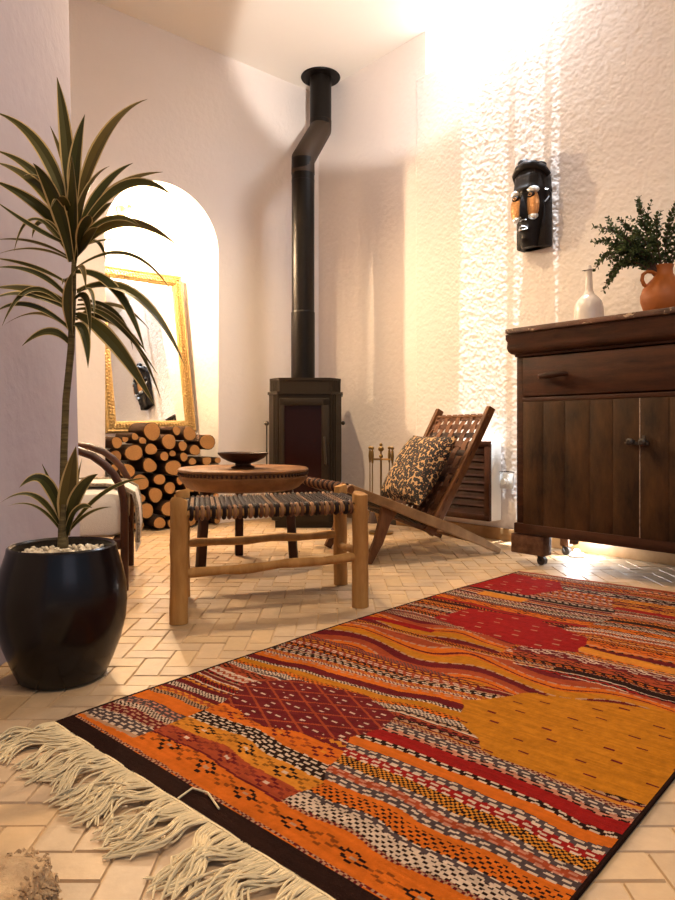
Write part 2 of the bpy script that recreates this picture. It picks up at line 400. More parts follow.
# ledge inside the niche behind the firewood
mb = MB(); mb.box((-tc_, .36, .305), (t1-t0-.004, .20, .61), bev=.006); struct(mb, 'trim_1', M_WALL, smooth=False)
# skirting on the right wall
mb = MB(); mb.box((-.012, -2.0, .035), (.018, 3.6, .07), bev=.003); tag(mb.build('baseboard_right', M_SKIRT), kind='structure')

# ---------------------------------------------------------------- sideboard
SB = thing('sideboard', 'tall dark brown worn wooden sideboard with drawer and plank doors', 'sideboard', .842, 3.214, 0, (.653, -.757))
SW, SD = 1.24, .42; z0 = .144
mb = MB()
mb.box((.02, SD/2+.01, (z0+.98)/2), (.045, SD-.02, .98-z0), bev=.003)
mb.box((SW-.02, SD/2+.01, (z0+.98)/2), (.045, SD-.02, .98-z0), bev=.003)
mb.box((SW/2, SD-.01, .56), (SW-.05, .02, .8)); mb.box((SW/2, SD/2+.01, z0+.025), (SW-.05, SD-.04, .03))
mb.box((SW/2, .022, z0+.022), (SW+.01, .045, .048), bev=.004)
mb.box((SW/2, .02, .772), (SW-.08, .035, .02), bev=.003)
mb.box((SW/2, .03, .99), (SW, .06, .03), bev=.004)
mb.box((SW/2, SD/2, .773), (SW-.06, SD-.05, .012))
mb.build('body', M_DARKW, SB)
# cornice with a rounded moulding and thin top board
mb = MB(); cp = []
prof = [(0, .985), (-.012, .990), (-.022, 1.003), (-.026, 1.02), (-.024, 1.045), (-.03, 1.06), (-.03, 1.082)]
xs0, xs1 = [-.0, SW]
vs = []
for (o_, z) in prof:
    vs += [(o_, SD, z), (o_, o_, z), (SW-o_, o_, z), (SW-o_, SD, z)]
fs = [(4*i+k, 4*i+k+1, 4*i+5+k, 4*i+4+k) for i in range(len(prof)-1) for k in range(3)]
fs += [(4*i+3, 4*i, 4*i+4, 4*i+7) for i in range(len(prof)-1)]; fs += [(3, 2, 1, 0)]; fs += [tuple(4*(len(prof)-1)+k for k in range(4))]
mb.add(vs, fs); mb.build('cornice', M_DARKW, SB)
mb = MB(); mb.box((SW/2, SD/2-.02, 1.096), (SW+.050, SD+.045, .024), bev=.005)
mb.build('top_board', chips(mat('top_board_wood', (.045, .016, .006), .6, col2=(.12, .045, .02), vscale=6, bump=.4), (.40, .28, .18), 34, .60, (.6, 1, 1)), SB)
mb = MB(); mb.box((SW/2, .012, .878), (SW-.09, .024, .18), bev=.004); dr = mb.build('drawer', M_DARKW, SB)
for hx in (.215, 1.03):
    mb = MB(); mb.tube([(hx-.072, -.018, .873), (hx-.065, -.024, .875), (hx-.02, -.030, .877), (hx+.04, -.032, .880), (hx+.066, -.026, .880), (hx+.075, -.018, .879)], [.006, .012, .0145, .014, .010, .006], 10)
    mb.box((hx-.045, -.006, .876), (.016, .022, .014), bev=.002); mb.box((hx+.05, -.006, .879), (.016, .022, .014), bev=.002)
    mb.build('handle', M_DARKW, dr)
def door(xa, xb, name):
    m_ = MB(); n_ = 5; ws = [random.uniform(.85, 1.15) for _ in range(n_)]; tot = sum(ws); x = xa
    for w in ws:
        ww = w/tot*(xb-xa); m_.box((x+ww/2, .012+random.uniform(0, .002), .475), (ww-.0008, .022, .572), bev=.0015); x += ww
    return m_.build(name, M_DOORW, SB)
dA = door(.045, .598, 'door'); dB = door(.604, SW-.045, 'door')
dB.location.y = -.004
mb = MB(); mb.box((.601, -.001, .475), (.004, .004, .572), bev=.001); mb.build('worn_edge', M_CHIPW, SB)
for (dd, kx) in ((dA, .572), (dB, .625)):
    mb = MB(); mb.tube([(kx, .005, .582), (kx, -.012, .582), (kx, -.022, .582), (kx, -.034, .582), (kx, -.04, .582)], [.009, .007, .014, .015, .008], 12)
    mb.build('knob', M_IRON, dd)
mb = MB(); mb.box((.602, -.010, .575), (.075, .008, .014), bev=.002); mb.box((.622, -.012, .592), (.012, .008, .03), bev=.002); mb.build('latch', M_IRON, dA)
for fx in (.07, SW-.07):
    for fy in (.045, SD-.06):
        mb = MB(); mb.box((fx-.01 if fx < .5 else fx+.01, fy, z0-.052), (.175 if fy < .1 else .05, .075 if fy < .1 else .05, .092), bev=.006)
        ft = mb.build('foot_block', M_FOOTW, SB)
        cx_ = (fx+.05 if fx < .5 else fx-.05) if fy < .1 else (fx-.01 if fx < .5 else fx+.01)
        mb = MB(); mb.tube([(cx_, fy-.012, .022), (cx_, fy+.012, .022)], .021, 18); mb.tube([(cx_-.0, fy, .048), (cx_, fy, .035)], .012, 10)
        for s_ in (-1, 1): mb.beam((cx_-.012, fy+s_*.017, .05), (cx_, fy+s_*.017, .018), .014, .003)
        mb.build('caster', M_IRON, ft)
mb = MB(); mb.box((.29, .03, z0-.012), (.03, .03, .022), bev=.002); mb.build('peg', M_FOOTW, SB)

FLm = thing('added_floor_glow', 'small white floor light added for the bright glow under the sideboard', 'light', 1.19, 3.36, 0)  # added fixture, put in to carry the glow on the floor
mb = MB(); mb.lathe([(.001, 0), (.035, 0), (.037, .006), (.030, .018), (.028, .018), (.026, .012), (.001, .012)], n=24); mb.build('housing', M_PLASTIC, FLm)
mb = MB(); mb.ball((0, 0, .026), .016, (1, 1, .8)); mb.build('bulb', M_GLOWW, FLm)
light('added_floor_glow_light', 'POINT', W(1.19, 3.36, .085), 6, (.86, .93, 1.0), .03)  # added point light that makes the glow under the sideboard

# white bottle on the sideboard
def fr(px, c):   # point on a plane parallel to the right wall at distance c along its normal
    k = (px-337.5)/676; d = c/(k*.757+.653); return k*d, d
bx, bd = fr(589, 2.96)
BT = thing('bottle', 'white glazed ceramic bottle with long thin neck on the sideboard', 'bottle', bx, bd, 1.108)
mb = MB(); mb.lathe([(.001, 0), (.058, 0), (.064, .006), (.066, .03), (.066, .075), (.064, .10), (.056, .125), (.040, .143), (.024, .158), (.017, .18), (.015, .23), (.015, .262), (.018, .266), (.018, .276), (.013, .280), (.010, .279), (.010, .20)])
mb.build('body', M_WHITE, BT)
mb = MB(); mb.tube([(0, 0, .273), (0, 0, .288), (0, 0, .295)], [.010, .011, .006], 12); mb.build('stopper', M_WHITE, BT)
mb = MB(); mb.tube([(-.030, 0, .268), (-.01, 0, .272), (.019, 0, .270)], .0018, 6); mb.tube([(.019*math.cos(a), .019*math.sin(a), .268) for a in [k*PI/8 for k in range(16)]], .0016, 6, closed=True); mb.build('wire_clip', M_IRON, BT)

# terracotta jug + eucalyptus
jx, jd = fr(664, 2.93)
JG = thing('jug', 'round orange terracotta jug with one loop handle on the sideboard', 'jug', jx, jd, 1.108)
mb = MB(); mb.lathe([(.001, 0), (.055, 0), (.062, .006), (.082, .035), (.093, .07), (.094, .095), (.084, .125), (.064, .150), (.046, .168), (.036, .185), (.034, .205), (.040, .222), (.036, .223), (.030, .205), (.032, .185), (.05, .16)], n=48)
mb.build('body', M_TERRA, JG)
mb = MB(); mb.tube([(-.068, 0, .128), (-.085, 0, .140), (-.094, 0, .160), (-.090, 0, .183), (-.072, 0, .196), (-.050, 0, .194), (-.036, 0, .186)], [.012, .011, .010, .010, .010, .010, .012], 10, flat=.75, flatdir=(0, 1, 0))
mb.build('handle', M_TERRA, JG)
EU = thing('eucalyptus_bunch', 'bunch of small-leaved green eucalyptus sprigs standing in the jug', 'branches', jx, jd, 1.108+.2)
def pxl(px, y, d): return ((px-337.5)/676*d, d, .63+(430-y)/676*d)
def sprig(end, mid, nl, rr=.0145):
    base = Vector((random.uniform(-.012, .012), random.uniform(-.012, .012), -.06))
    pts = bez(base, mid, end, 14)
    m1 = MB(); m1.tube(pts, [.0035*(1-.7*i/13)+.0006 for i in range(14)], 6); br = m1.build('branch', M_TWIG, EU)
    m2 = MB()
    def leaf(p, tg, r, az):
        side = tg.cross(Vector((0, 0, 1)));
        if side.length < .1: side = Vector((1, 0, 0))
        side.normalize(); up = side.cross(tg).normalized()
        out_ = (side*math.cos(az)+up*math.sin(az)); dr_ = (out_*.8+tg*.6).normalized()
        wv = dr_.cross(tg).normalized(); nn = dr_.cross(wv)
        prof_ = [(0, 0), (.35, .75), (.8, 1), (1.4, .95), (1.85, .55), (2.05, 0)]
        vs = []; 
        for (u, w) in prof_:
            vs += [p+dr_*u*r-wv*w*r*.8+nn*.1*r, p+dr_*u*r+nn*(-.18*r), p+dr_*u*r+wv*w*r*.8+nn*.1*r]
        m2.add(vs, [(3*i+k, 3*i+k+1, 3*i+4+k, 3*i+3+k) for i in range(5) for k in range(2)])
    def side_twig(p, v, L, n):
        q = [p+v*L*k/5+Vector((0, 0, .02*L*math.sin(k))) for k in range(6)]
        m2.tube(q, .0011, 4)
        for k in range(n):
            u = (k+.5)/n; pp = p+v*L*u
            for s_ in (0, PI): leaf(pp, v, rr*.75*(1-.45*u), s_+random.uniform(-.5, .5)+(k % 2)*PI/2)
    for k in range(nl):
        u = .22+.78*k/(nl-1); i = u*13; a = int(min(12, i)); p = pts[a].lerp(pts[a+1], i-a); tg = (pts[a+1]-pts[a]).normalized()
        for s_ in (0, PI): leaf(p, tg, rr*(1.05-.5*u), s_+(k % 2)*PI/2+random.uniform(-.3, .3))
        if k % 3 == 1 and u < .8 and u > .3:
            v = (tg+Vector((random.uniform(-.8, .8), random.uniform(-.8, .8), random.uniform(-.6, .7)))).normalized()
            side_twig(p, v, random.uniform(.05, .09), 5)
    m2.build('leaves', M_EUC, br)
ends = [((592, 228, -.02), (630, 228)), ((600, 240, .05), (625, 225)), ((640, 199, .02), (648, 225)), ((633, 205, -.05), (640, 225)), ((622, 217, .03), (640, 232)), ((604, 263, -.06), (625, 228)),
        ((618, 258, .02), (630, 235)), ((672, 205, -.04), (662, 225)), ((690, 215, .06), (670, 225)), ((680, 235, -.08), (672, 230)), ((655, 210, .08), (655, 225)), ((624, 242, -.09), (640, 225)), ((700, 232, .0), (680, 220)), ((610, 225, .1), (635, 222)), ((646, 222, -.1), (650, 235)), ((607, 254, .0), (628, 222)), ((601, 292, -.03), (622, 236)), ((611, 284, .04), (630, 238)), ((597, 268, .02), (620, 228)), ((624, 262, -.05), (636, 232))]
for (ex, ey, dy), (mx_, my_) in ends:
    e3 = pxl(ex, ey, jd); m3 = pxl(mx_, my_, jd)
    sprig(Vector((e3[0]-jx, dy, e3[2]-1.308)), Vector((m3[0]-jx, dy*.3, m3[2]-1.308)), random.randint(15, 20))

# ---------------------------------------------------------------- carved mask on the wall
mxx, mdd = fr(536, 3.245)
MK = thing('mask', 'carved black wooden face mask with metal eye patches hung on the wall', 'mask', mxx+.008, mdd-.009, 1.612, (.653, -.757)); MK.scale = (1.10, 1, 1)
mb = MB(); mb.box((.005, -.045, .150), (.165, .075, .30), bev=.010); mb.build('back_block', M_MASK, MK)
def facey(x, z):
    hw = np.interp(z, [.0, .10, .20, .30, .38, .44], [.045, .060, .078, .086, .080, .045])
    dp = np.interp(z, [.0, .10, .20, .30, .38, .44], [.045, .065, .072, .074, .066, .03])
    u = min(1, abs(x)/hw); y = -.07-dp*math.sqrt(max(0, 1-u**2.4))
    nz = max(0, 1-abs(x)/.016)*max(0, min(1, (z-.135)/.02))*max(0, min(1, (.30-z)/.06)); y -= .030*nz*(1.2-(z-.135)*4)
    for s_ in (-1, 1):
        r2 = ((x-s_*.040)/.03)**2+((z-.255)/.03)**2
        y += .010*math.exp(-r2)
    y -= .020*math.exp(-((x/.022)**2+((z-.095)/.012)**2))
    y -= .012*math.exp(-((x/.02)**2+((z-.045)/.02)**2))
    y -= .010*math.exp(-((z-.305)/.012)**2)*max(0, 1-(x/hw)**2)
    return y
mb = MB(); nu, nv = 41, 61; vs = []
for j in range(nv):
    z = .44*j/(nv-1); hw = np.interp(z, [.0, .10, .20, .30, .38, .44], [.045, .060, .078, .086, .080, .045])
    for i in range(nu):
        x = -math.cos(PI*i/(nu-1))*hw; vs.append((x, facey(x, z), z))
    vs.append((hw, 0 if False else -.012, z)); vs.append((-hw, -.012, z))
n_ = nu+2; fs = [(j*n_+i, j*n_+(i+1) % n_, (j+1)*n_+(i+1) % n_, (j+1)*n_+i) for j in range(nv-1) for i in range(n_)]
fs += [tuple(range(n_-1, -1, -1)), tuple((nv-1)*n_+i for i in range(n_))]
mb.add(vs, fs); mb.build('face', M_MASK, MK)
for s_ in (-1, 1):
    yc = facey(s_*.045, .225)
    m1 = MB(); m1.ball((s_*.045, yc+.004, .212), .035, (1, .55, 2.25), 3); m1.build('cheek_patch', M_COPPER, MK)
    m1 = MB(); m1.ball((s_*.045, yc+.006, .152), .027, (1, .70, .72), 3); m1.build('tear_patch', M_TIN, MK)
    m1 = MB(); m1.ball((s_*.045, yc+.003, .292), .036, (1, .62, .55), 3, rot=Matrix.Rotation(s_*.18, 3, 'Y')); m1.build('brow_patch', M_TIN, MK)
    m1 = MB(); m1.ball((s_*.043, yc-.010, .262), .021, (1, .50, .72), 3); eb = m1.build('eye', M_MASK, MK)
    m1 = MB(); m1.tube([(s_*.043+.009*math.cos(a), yc-.0195, .261+.006*math.sin(a)) for a in [k*PI/8 for k in range(16)]], .0020, 6, closed=True); m1.build('eye_ring', M_COPPER, eb)
    m1 = MB(); m1.tube([(s_*.084, -.07, .29), (s_*.095, -.065, .292), (s_*.104, -.06, .27), (s_*.098, -.06, .235), (s_*.084, -.068, .222)], [.007, .009, .009, .008, .006], 8, flat=.6)
    e_ = m1.build('ear', M_MASK, MK)
    m1 = MB(); m1.tube([(s_*.086, -.082, .292), (s_*.100, -.078, .288)], .003, 6); m1.build('ear_inlay', M_TIN, e_); m1 = MB(); m1.tube([(s_*.086, -.082, .226), (s_*.098, -.078, .240), (s_*.104, -.072, .252)], .003, 6); m1.build('ear_inlay', M_TIN, e_)
m1 = MB()
for zz, c in ((.101, 1), (.083, -1)):
    m1.tube([(-.024+.048*k/8, facey(-.024+.048*k/8, .092)-.003, zz-c*.008*(2*k/8-1)**2+c*.000) for k in range(9)], .0035, 6)
m1.build('lips', M_TIN, MK)
m1 = MB(); m1.tube([(-.018+.036*k/6, facey(-.018+.036*k/6, .138)-.004, .138-.004*(2*k/6-1)**2) for k in range(7)], .003, 6); m1.build('nose_trim', M_TIN, MK)
m1 = MB()
m1.tube([(-.088, -.055, .375), (-.075, -.085, .405), (-.04, -.11, .428), (0, -.115, .437), (.04, -.105, .430), (.075, -.08, .408), (.09, -.05, .375)], [.014, .021, .024, .026, .024, .020, .014], 12)
m1.ball((-.030, -.085, .462), .032, (1, .9, .8), 3); m1.ball((.04, -.06, .435), .036, (1.1, 1, .6), 3); m1.ball((-.05, -.06, .425), .03, (1.1, 1, .6), 3)
m1.build('hair', M_MASK, MK)

# ---------------------------------------------------------------- radiator cover / louvred unit and socket on the right wall
RD = thing('wall_heater', 'white wall unit with dark wooden louvred front low on the wall behind the woven chair', 'heater', *fr(502, 3.24), 0, (.653, -.757))
mb = MB(); mb.box((-.29, -.052, .335), (.58, .096, .44), bev=.006); mb.build('casing', M_PLASTIC, RD)
mb = MB()
for (x, z, w, h) in ((-.29, .549, .58, .036), (-.29, .133, .58, .036), (-.018, .341, .036, .40), (-.562, .341, .036, .40)): mb.box((x, -.108, z), (w, .022, h), bev=.003)
gr = mb.build('front_frame', M_ARM, RD)
mb = MB()
for k in range(9):
    mb.box((-.29, -.108, .170+k*.043), (.52, .008, .042), Matrix.Rotation(math.radians(-14), 3, 'X'), bev=.002)
mb.box((-.29, -.101, .341), (.52, .003, .40))
mb.build('louvre_panel', M_LEGD, RD)
SO = thing('wall_socket', 'white wall socket with black cable low on the wall beside the sideboard', 'socket', *fr(508, 3.238), .34, (.653, -.757))
mb = MB(); mb.box((0, -.012, 0), (.085, .018, .085), bev=.004); mb.tube([(0, -.02, 0), (0, -.028, 0)], .024, 20); mb.build('plate', M_PLASTIC, SO)
mb = MB(); mb.tube([(0, -.026, 0), (0, -.05, 0)], .015, 14); pg = mb.build('plug', M_PLASTIC, SO)
mb = MB(); mb.tube([(.05, -.012, .052), (0, -.014, .056), (-.045, -.02, .05), (-.055, -.025, .02), (-.052, -.022, -.03), (-.045, -.02, -.06)], .0035, 6); mb.build('cable', M_IRON, SO)

# ---------------------------------------------------------------- wood stove
ST = thing('wood_stove', 'black steel wood burning stove with dark glass door in the corner', 'stove', -.212, 4.34, 0)
def hexa(s_, f=0): return [(-.168*s_, -f), (.168*s_, -f), (.238*s_, .10), (.238*s_, .40), (-.238*s_, .40), (-.238*s_, .10)]
mb = MB(); mb.prism(hexa(1), .075, .865); mb.prism(hexa(.93), .04, .076); mb.build('body', M_STOVE, ST, smooth=False)
mb = MB(); mb.prism(hexa(.96, -.006), .875, .955); mb.prism(hexa(1.04, .012), .862, .878); mb.prism(hexa(.985, .002), .952, .966)
for k in range(5): 
    for s_ in (-1, 1): mb.beam((s_*(.178+.013*k), -.012+.0215*k+.012, .88), (s_*(.178+.013*k), -.012+.0215*k+.012, .952), .005, .005)
mb.build('top_plate', M_STOVE, ST, smooth=False)
mb = MB()
for (x, z, w, h) in ((-.145, .50, .032, .66), (.135, .50, .05, .66), (0, .81, .32, .045), (0, .185, .32, .035)): mb.box((x, -.010, z), (w, .02, h), bev=.003)
dr = mb.build('door', M_STOVE, ST)
mb = MB(); mb.box((-.010, -.004, .50), (.245, .006, .60)); mb.build('glass', M_GLASSD, dr, smooth=False)
mb = MB(); mb.tube([(.128, -.022, .585), (.128, -.04, .58), (.136, -.042, .42), (.136, -.022, .41)], [.006, .009, .009, .006], 8); mb.build('handle', M_STOVEL, dr)
for s_ in (-1, 1):
    mb = MB()
    for k in range(3): mb.tube([(s_*(.172+.014*k), -.006+.020*k, .09), (s_*(.172+.014*k), -.006+.020*k, .858)], .005, 8)
    mb.build('corner_fluting', M_STOVE, ST)
mb = MB(); mb.tube([(-.245, .02, .12), (-.245, .02, .66)], .005, 8); mb.ball((-.245, .02, .672), .016); mb.build('damper_lever', M_STOVEL, ST)
mb = MB(); mb.ball((.248, .06, .675), .014); mb.tube([(.235, .06, .675), (.248, .06, .675)], .006, 8); mb.build('side_knob', M_STOVE, ST)
mb = MB(); mb.prism([(-.19, .02), (.19, .02), (.20, .38), (-.20, .38)], .0, .045); mb.build('base', M_STOVE, ST, smooth=False)
mb = MB(); mb.box((-.06, -.012, .125), (.20, .012, .045), bev=.004); mb.build('ash_drawer', M_STOVEL, ST)
FP = thing('flue_pipe', 'black stove flue pipe rising with an angled offset to the ceiling', 'flue pipe', -.232, 4.55, .967)
zb = .967
mb = MB(); mb.tube([(0, 0, 0), (0, 0, .45)], .080, 32); mb.tube([(0, 0, .45), (0, 0, .46)], [.080, .077], 32); mb.build('lower_pipe', M_PIPE, FP)
mb = MB(); mb.tube([(0, 0, .46), (0, 0, 2.45-zb)], .0765, 32); mb.build('main_pipe', M_PIPE, FP)
mb = MB(); A0 = Vector((0, 0, 2.45-zb)); A1 = Vector((.11, .33, 2.80-zb))
mb.tube([A0+Vector((0, 0, -.10)), A0, A1, A1+Vector((0, 0, .06))], [.079, .079, .079, .079], 32)
mb.build('elbow', mat('pipe_brown', (.040, .024, .014), .55, metal=.1, spec=.2), FP)
mb = MB(); mb.tube([A1+Vector((0, 0, .03)), A1+Vector((0, 0, H-2.80-.01))], .0775, 32); mb.build('upper_pipe', M_PIPE, FP)
mb = MB(); mb.lathe([(.078, H-zb-.012), (.14, H-zb-.012), (.143, H-zb-.006), (.14, H-zb-.001)], (A1.x, A1.y, 0)); mb.build('ceiling_flange', M_PIPE, FP)
mb = MB(); mb.tube([(0, 0, 2.30-zb), (0, 0, 2.31-zb)], .078, 32); mb.build('joint_ring', M_PIPE, FP)

# ---------------------------------------------------------------- fireside tools
fx, fd = (381-337.5)/676*4.12, 4.12
FS = thing('tool_stand', 'brass fireside tool stand with cross arm by the right wall', 'tool stand', fx, fd, 0, (.653, -.757))
mb = MB(); mb.lathe([(.001, 0), (.075, 0), (.075, .012), (.03, .02), (.012, .04), (.001, .045)]); mb.build('base', M_BRASS, FS)
mb = MB(); mb.tube([(0, 0, .03), (0, 0, .50)], .006, 8); mb.ball((0, 0, .515), .018); mb.ball((0, 0, .54), .011); mb.ball((0, 0, .47), .013); mb.build('pole', M_BRASS, FS)
mb = MB(); mb.tube([(-.085, 0, .452), (.085, 0, .452)], .005, 8); mb.tube([(0, -.06, .452), (0, .06, .452)], .005, 8); mb.build('cross_arm', M_BRASS, FS)
for nm, lb, (ox, oy) in (('fire_poker', 'brass fire poker hanging at the left end of the fireside tool stand', (-.085, 0)), ('ash_shovel', 'small ash shovel hanging at the right end of the fireside tool stand', (.085, 0)),
                   ('hearth_brush', 'hearth brush hanging at the front of the fireside tool stand', (0, -.06)), ('fire_tongs', 'fire tongs hanging at the back of the fireside tool stand', (0, .06))):
    q = W(fx, fd); a = heading(.653, -.757); wx = q.x+ox*math.cos(a)-oy*math.sin(a); wy = q.y+ox*math.sin(a)+oy*math.cos(a)
    o = bpy.data.objects.new(nm, None); COL.objects.link(o); o.location = (wx, wy, .07); o.rotation_euler = (0, 0, a); tag(o, lb, 'fire tool')
    sg = .012 if (oy == 0 and ox > 0) else -.012
    yo = sg if oy == 0 else (-.012 if oy < 0 else .012)
    mb = MB(); mb.tube([(0, yo, .06), (0, yo, .36)], .0035, 8); mb.build('shaft', M_BRASS, o)
    mb = MB(); mb.tube([(0, yo, .36), (0, yo, .40), (0, yo, .43), (0, yo, .445)], [.006, .010, .008, .003], 10); mb.ball((0, yo, .45), .011); mb.build('grip', M_BRASS, o)
    mb = MB()
    if nm == 'ash_shovel': mb.box((0, yo, .03), (.06, .006, .08), bev=.003)
    elif nm == 'hearth_brush': mb.tube([(0, yo, .065), (0, yo, .04), (0, yo, 0)], [.012, .022, .030], 12)
    elif nm == 'fire_tongs': mb.tube([(0, yo, .10), (.018, yo, .05), (.004, yo, 0)], .0035, 6); mb.tube([(0, yo, .10), (-.018, yo, .05), (-.004, yo, 0)], .0035, 6)
    else: mb.tube([(0, yo, .07), (0, yo, .0)], [.004, .002], 6); mb.tube([(0, yo, .04), (.02, yo, .035), (.022, yo, .05)], .003, 6)
    mb.build('head', M_IRON if nm != 'hearth_brush' else M_TWIG, o)

# ---------------------------------------------------------------- firewood stack in the niche
spots = []
ztop = lambda t: .60 if t > 1.0 else .45
trn = random.Random(3)
tries = 0
while tries < 1600 and len(spots) < 120:
    tries += 1
    r = trn.choice([.026, .033, .040, .046, .055, .064, .044, .037, .030]); best = None
    for k in range(40):
        t = trn.uniform(t0+r+.004, t1-r-.004)
        z = r+.0015
        for (tt, zz, rr) in spots:
            D = r+rr+.001
            if abs(t-tt) < D: z = max(z, zz+math.sqrt(D*D-(t-tt)**2))
        if best is None or z < best[1]: best = (t, z)
    if best[1]+r < (.70 if .98 < best[0] < 1.45 else (.62 if best[0] >= 1.45 else .46)): spots.append((best[0], best[1], r))
protos = []
for k in range(7):
    mb = MB(); N = 14; ph = [trn.uniform(0, 6.3) for _ in range(3)]; amp = [trn.uniform(.03, .10), trn.uniform(.02, .06)]
    half = k in (2, 5)
    ring = []
    for a_ in range(N):
        a = 2*PI*a_/N; rr = 1-amp[0]-amp[1]+amp[0]*math.sin(2*a+ph[0])+amp[1]*math.sin(3*a+ph[1])
        x, z = rr*math.cos(a), rr*math.sin(a)
        if half and z > .25: z = .25+.15*(z-.25)
        ring.append((x*.99, z*.99))
    vs = [(x*s_, y, z*s_) for (y, s_) in ((0, .95), (.01, 1), (.3, .97), (.62, 1), (1, .96)) for x, z in ring]
    mb.add(vs, [(i*N+j, i*N+(j+1) % N, (i+1)*N+(j+1) % N, (i+1)*N+j) for i in range(4) for j in range(N)]+[tuple(range(N-1, -1, -1)), tuple(4*N+j for j in range(N))])
    me = mb.build('firewood_log', M_BARK)
    cm = MB(); cm.add([(x*.90, -.012, z*.90) for x, z in ring]+[(0, -.014, 0)], [(j, (j+1) % N, N) for j in range(N)]+[]); cm.add([(x*.90, -.012, z*.90) for x, z in ring]+[(x*.93, .003, z*.93) for x, z in ring], [((j+1) % N, j, N+j, N+(j+1) % N) for j in range(N)])
    cf = cm.build('cut_face', M_CUT)
    protos.append((me, cf))
order = sorted(spots, key=lambda s_: (round(s_[1]/.085), -s_[0]))
rows = {}
for s_ in order: rows.setdefault(int(round(s_[1]/.085)), []).append(s_)
ordw = ['first', 'second', 'third', 'fourth', 'fifth', 'sixth', 'seventh', 'eighth', 'ninth', 'tenth', 'eleventh', 'twelfth', 'thirteenth', 'fourteenth', 'fifteenth']
rk = sorted(rows); rown = {}
for i, k in enumerate(rk): rown[k] = 'bottom row' if i == 0 else ('topmost row' if i == len(rk)-1 else '%s row up' % ordw[i])
for k in rk:
    for i, (t, z, r) in enumerate(rows[k]):
        me, cf = protos[trn.randrange(7)]
        o = me.copy(); COL.objects.link(o); c = cf.copy(); COL.objects.link(c); c.parent = o
        ln = trn.uniform(.22, .25); fy = trn.uniform(-.06, -.005)
        o.location = (-t, fy, z); o.scale = (r, ln, r); o.rotation_euler = (trn.uniform(-.01, .01), trn.uniform(-.12, .12), trn.uniform(-.02, .02))
        word = 'slim' if r < .035 else ('thick' if r > .046 else 'medium')
        tag(o, '%s cut firewood log in the niche stack, %s, %s from the left' % (word, rown[k], ordw[i]), 'firewood log', 'firewood logs stacked in the niche')
for me, cf in protos: bpy.data.objects.remove(cf); bpy.data.objects.remove(me)

# ---------------------------------------------------------------- gilt mirror leaning on the ledge
MH, MW, FWd = 1.13, .655, .082
MR = bpy.data.objects.new('mirror', None); COL.objects.link(MR); MR.location = (-(.895+MW/2), .270, .6125); lean = math.radians(9.3)
MR.rotation_euler = (-lean, math.radians(-1.0), math.radians(1.2)); tag(MR, 'large gilt framed mirror leaning in the arched niche above the firewood', 'mirror')
mb = MB(); prof = [(0, .0), (0, -.018), (.010, -.030), (.022, -.024), (.034, -.022), (.046, -.028), (.06, -.020), (.072, -.018), (.082, -.006), (.082, 0)]
vs = []
for (i_, y) in prof: vs += [(-MW/2+i_, y, i_), (MW/2-i_, y, i_), (MW/2-i_, y, MH-i_), (-MW/2+i_, y, MH-i_)]
fs = [(4*a+k, 4*a+(k+1) % 4, 4*a+4+(k+1) % 4, 4*a+4+k) for a in range(len(prof)-1) for k in range(4)]
fs += [(4*(len(prof)-1)+k, 4*(len(prof)-1)+(k+1) % 4, (k+1) % 4, k) for k in range(4)]
mb.add(vs, fs); mb.build('frame', M_GOLD, MR, smooth=False)
mb = MB()
def bead(p, q, n_):
    for k in range(n_+1):
        c = Vector(p).lerp(Vector(q), k/n_); mb.ball((c.x, -.027, c.z), .009, (1, .6, 1), 1)
for off in (.034, .055):
    A_, B_, C_, D_ = (-MW/2+off, 0, off), (MW/2-off, 0, off), (MW/2-off, 0, MH-off), (-MW/2+off, 0, MH-off)
    bead(A_, B_, 26); bead(D_, C_, 26); bead(A_, D_, 46); bead(B_, C_, 46)
mb.build('carving', M_GOLD, MR)
mb = MB(); mb.box((0, -.006, MH/2), (MW-2*FWd+.01, .006, MH-2*FWd+.01)); mb.build('glass', M_MIRROR, MR, smooth=False)

# lamp in the niche
LP = bpy.data.objects.new('niche_lamp', None); COL.objects.link(LP); LP.location = (NL.x, ND, NL.z+.09); tag(LP, 'small glowing lamp on the back of the arched niche above the mirror', 'lamp')
mb = MB(); mb.tube([(0, -.002, 0), (0, -.02, 0)], .035, 20); mb.tube([(0, -.02, 0), (0, NL.y-ND, 0)], .006, 8); mb.build('bracket', M_BRASS, LP)
mb = MB(); mb.lathe([(.006, .012), (.014, .008), (.02, -.016), (.016, -.016), (.010, .004)], (0, NL.y-ND, 0), 20); mb.build('socket', M_BRASS, LP)
mb = MB(); mb.ball((0, NL.y-ND, -.032), .016); mb.build('bulb', M_BULB, LP)
CLs = thing('ceiling_spotlight', 'small round ceiling spotlight above the seating', 'spotlight', -.62, 3.15, H)
mb = MB(); mb.tube([(0, 0, -.002), (0, 0, -.02)], .05, 20); mb.tube([(0, 0, -.02), (0, 0, -.07)], .008, 8); mb.build('canopy', M_PLASTIC, CLs)

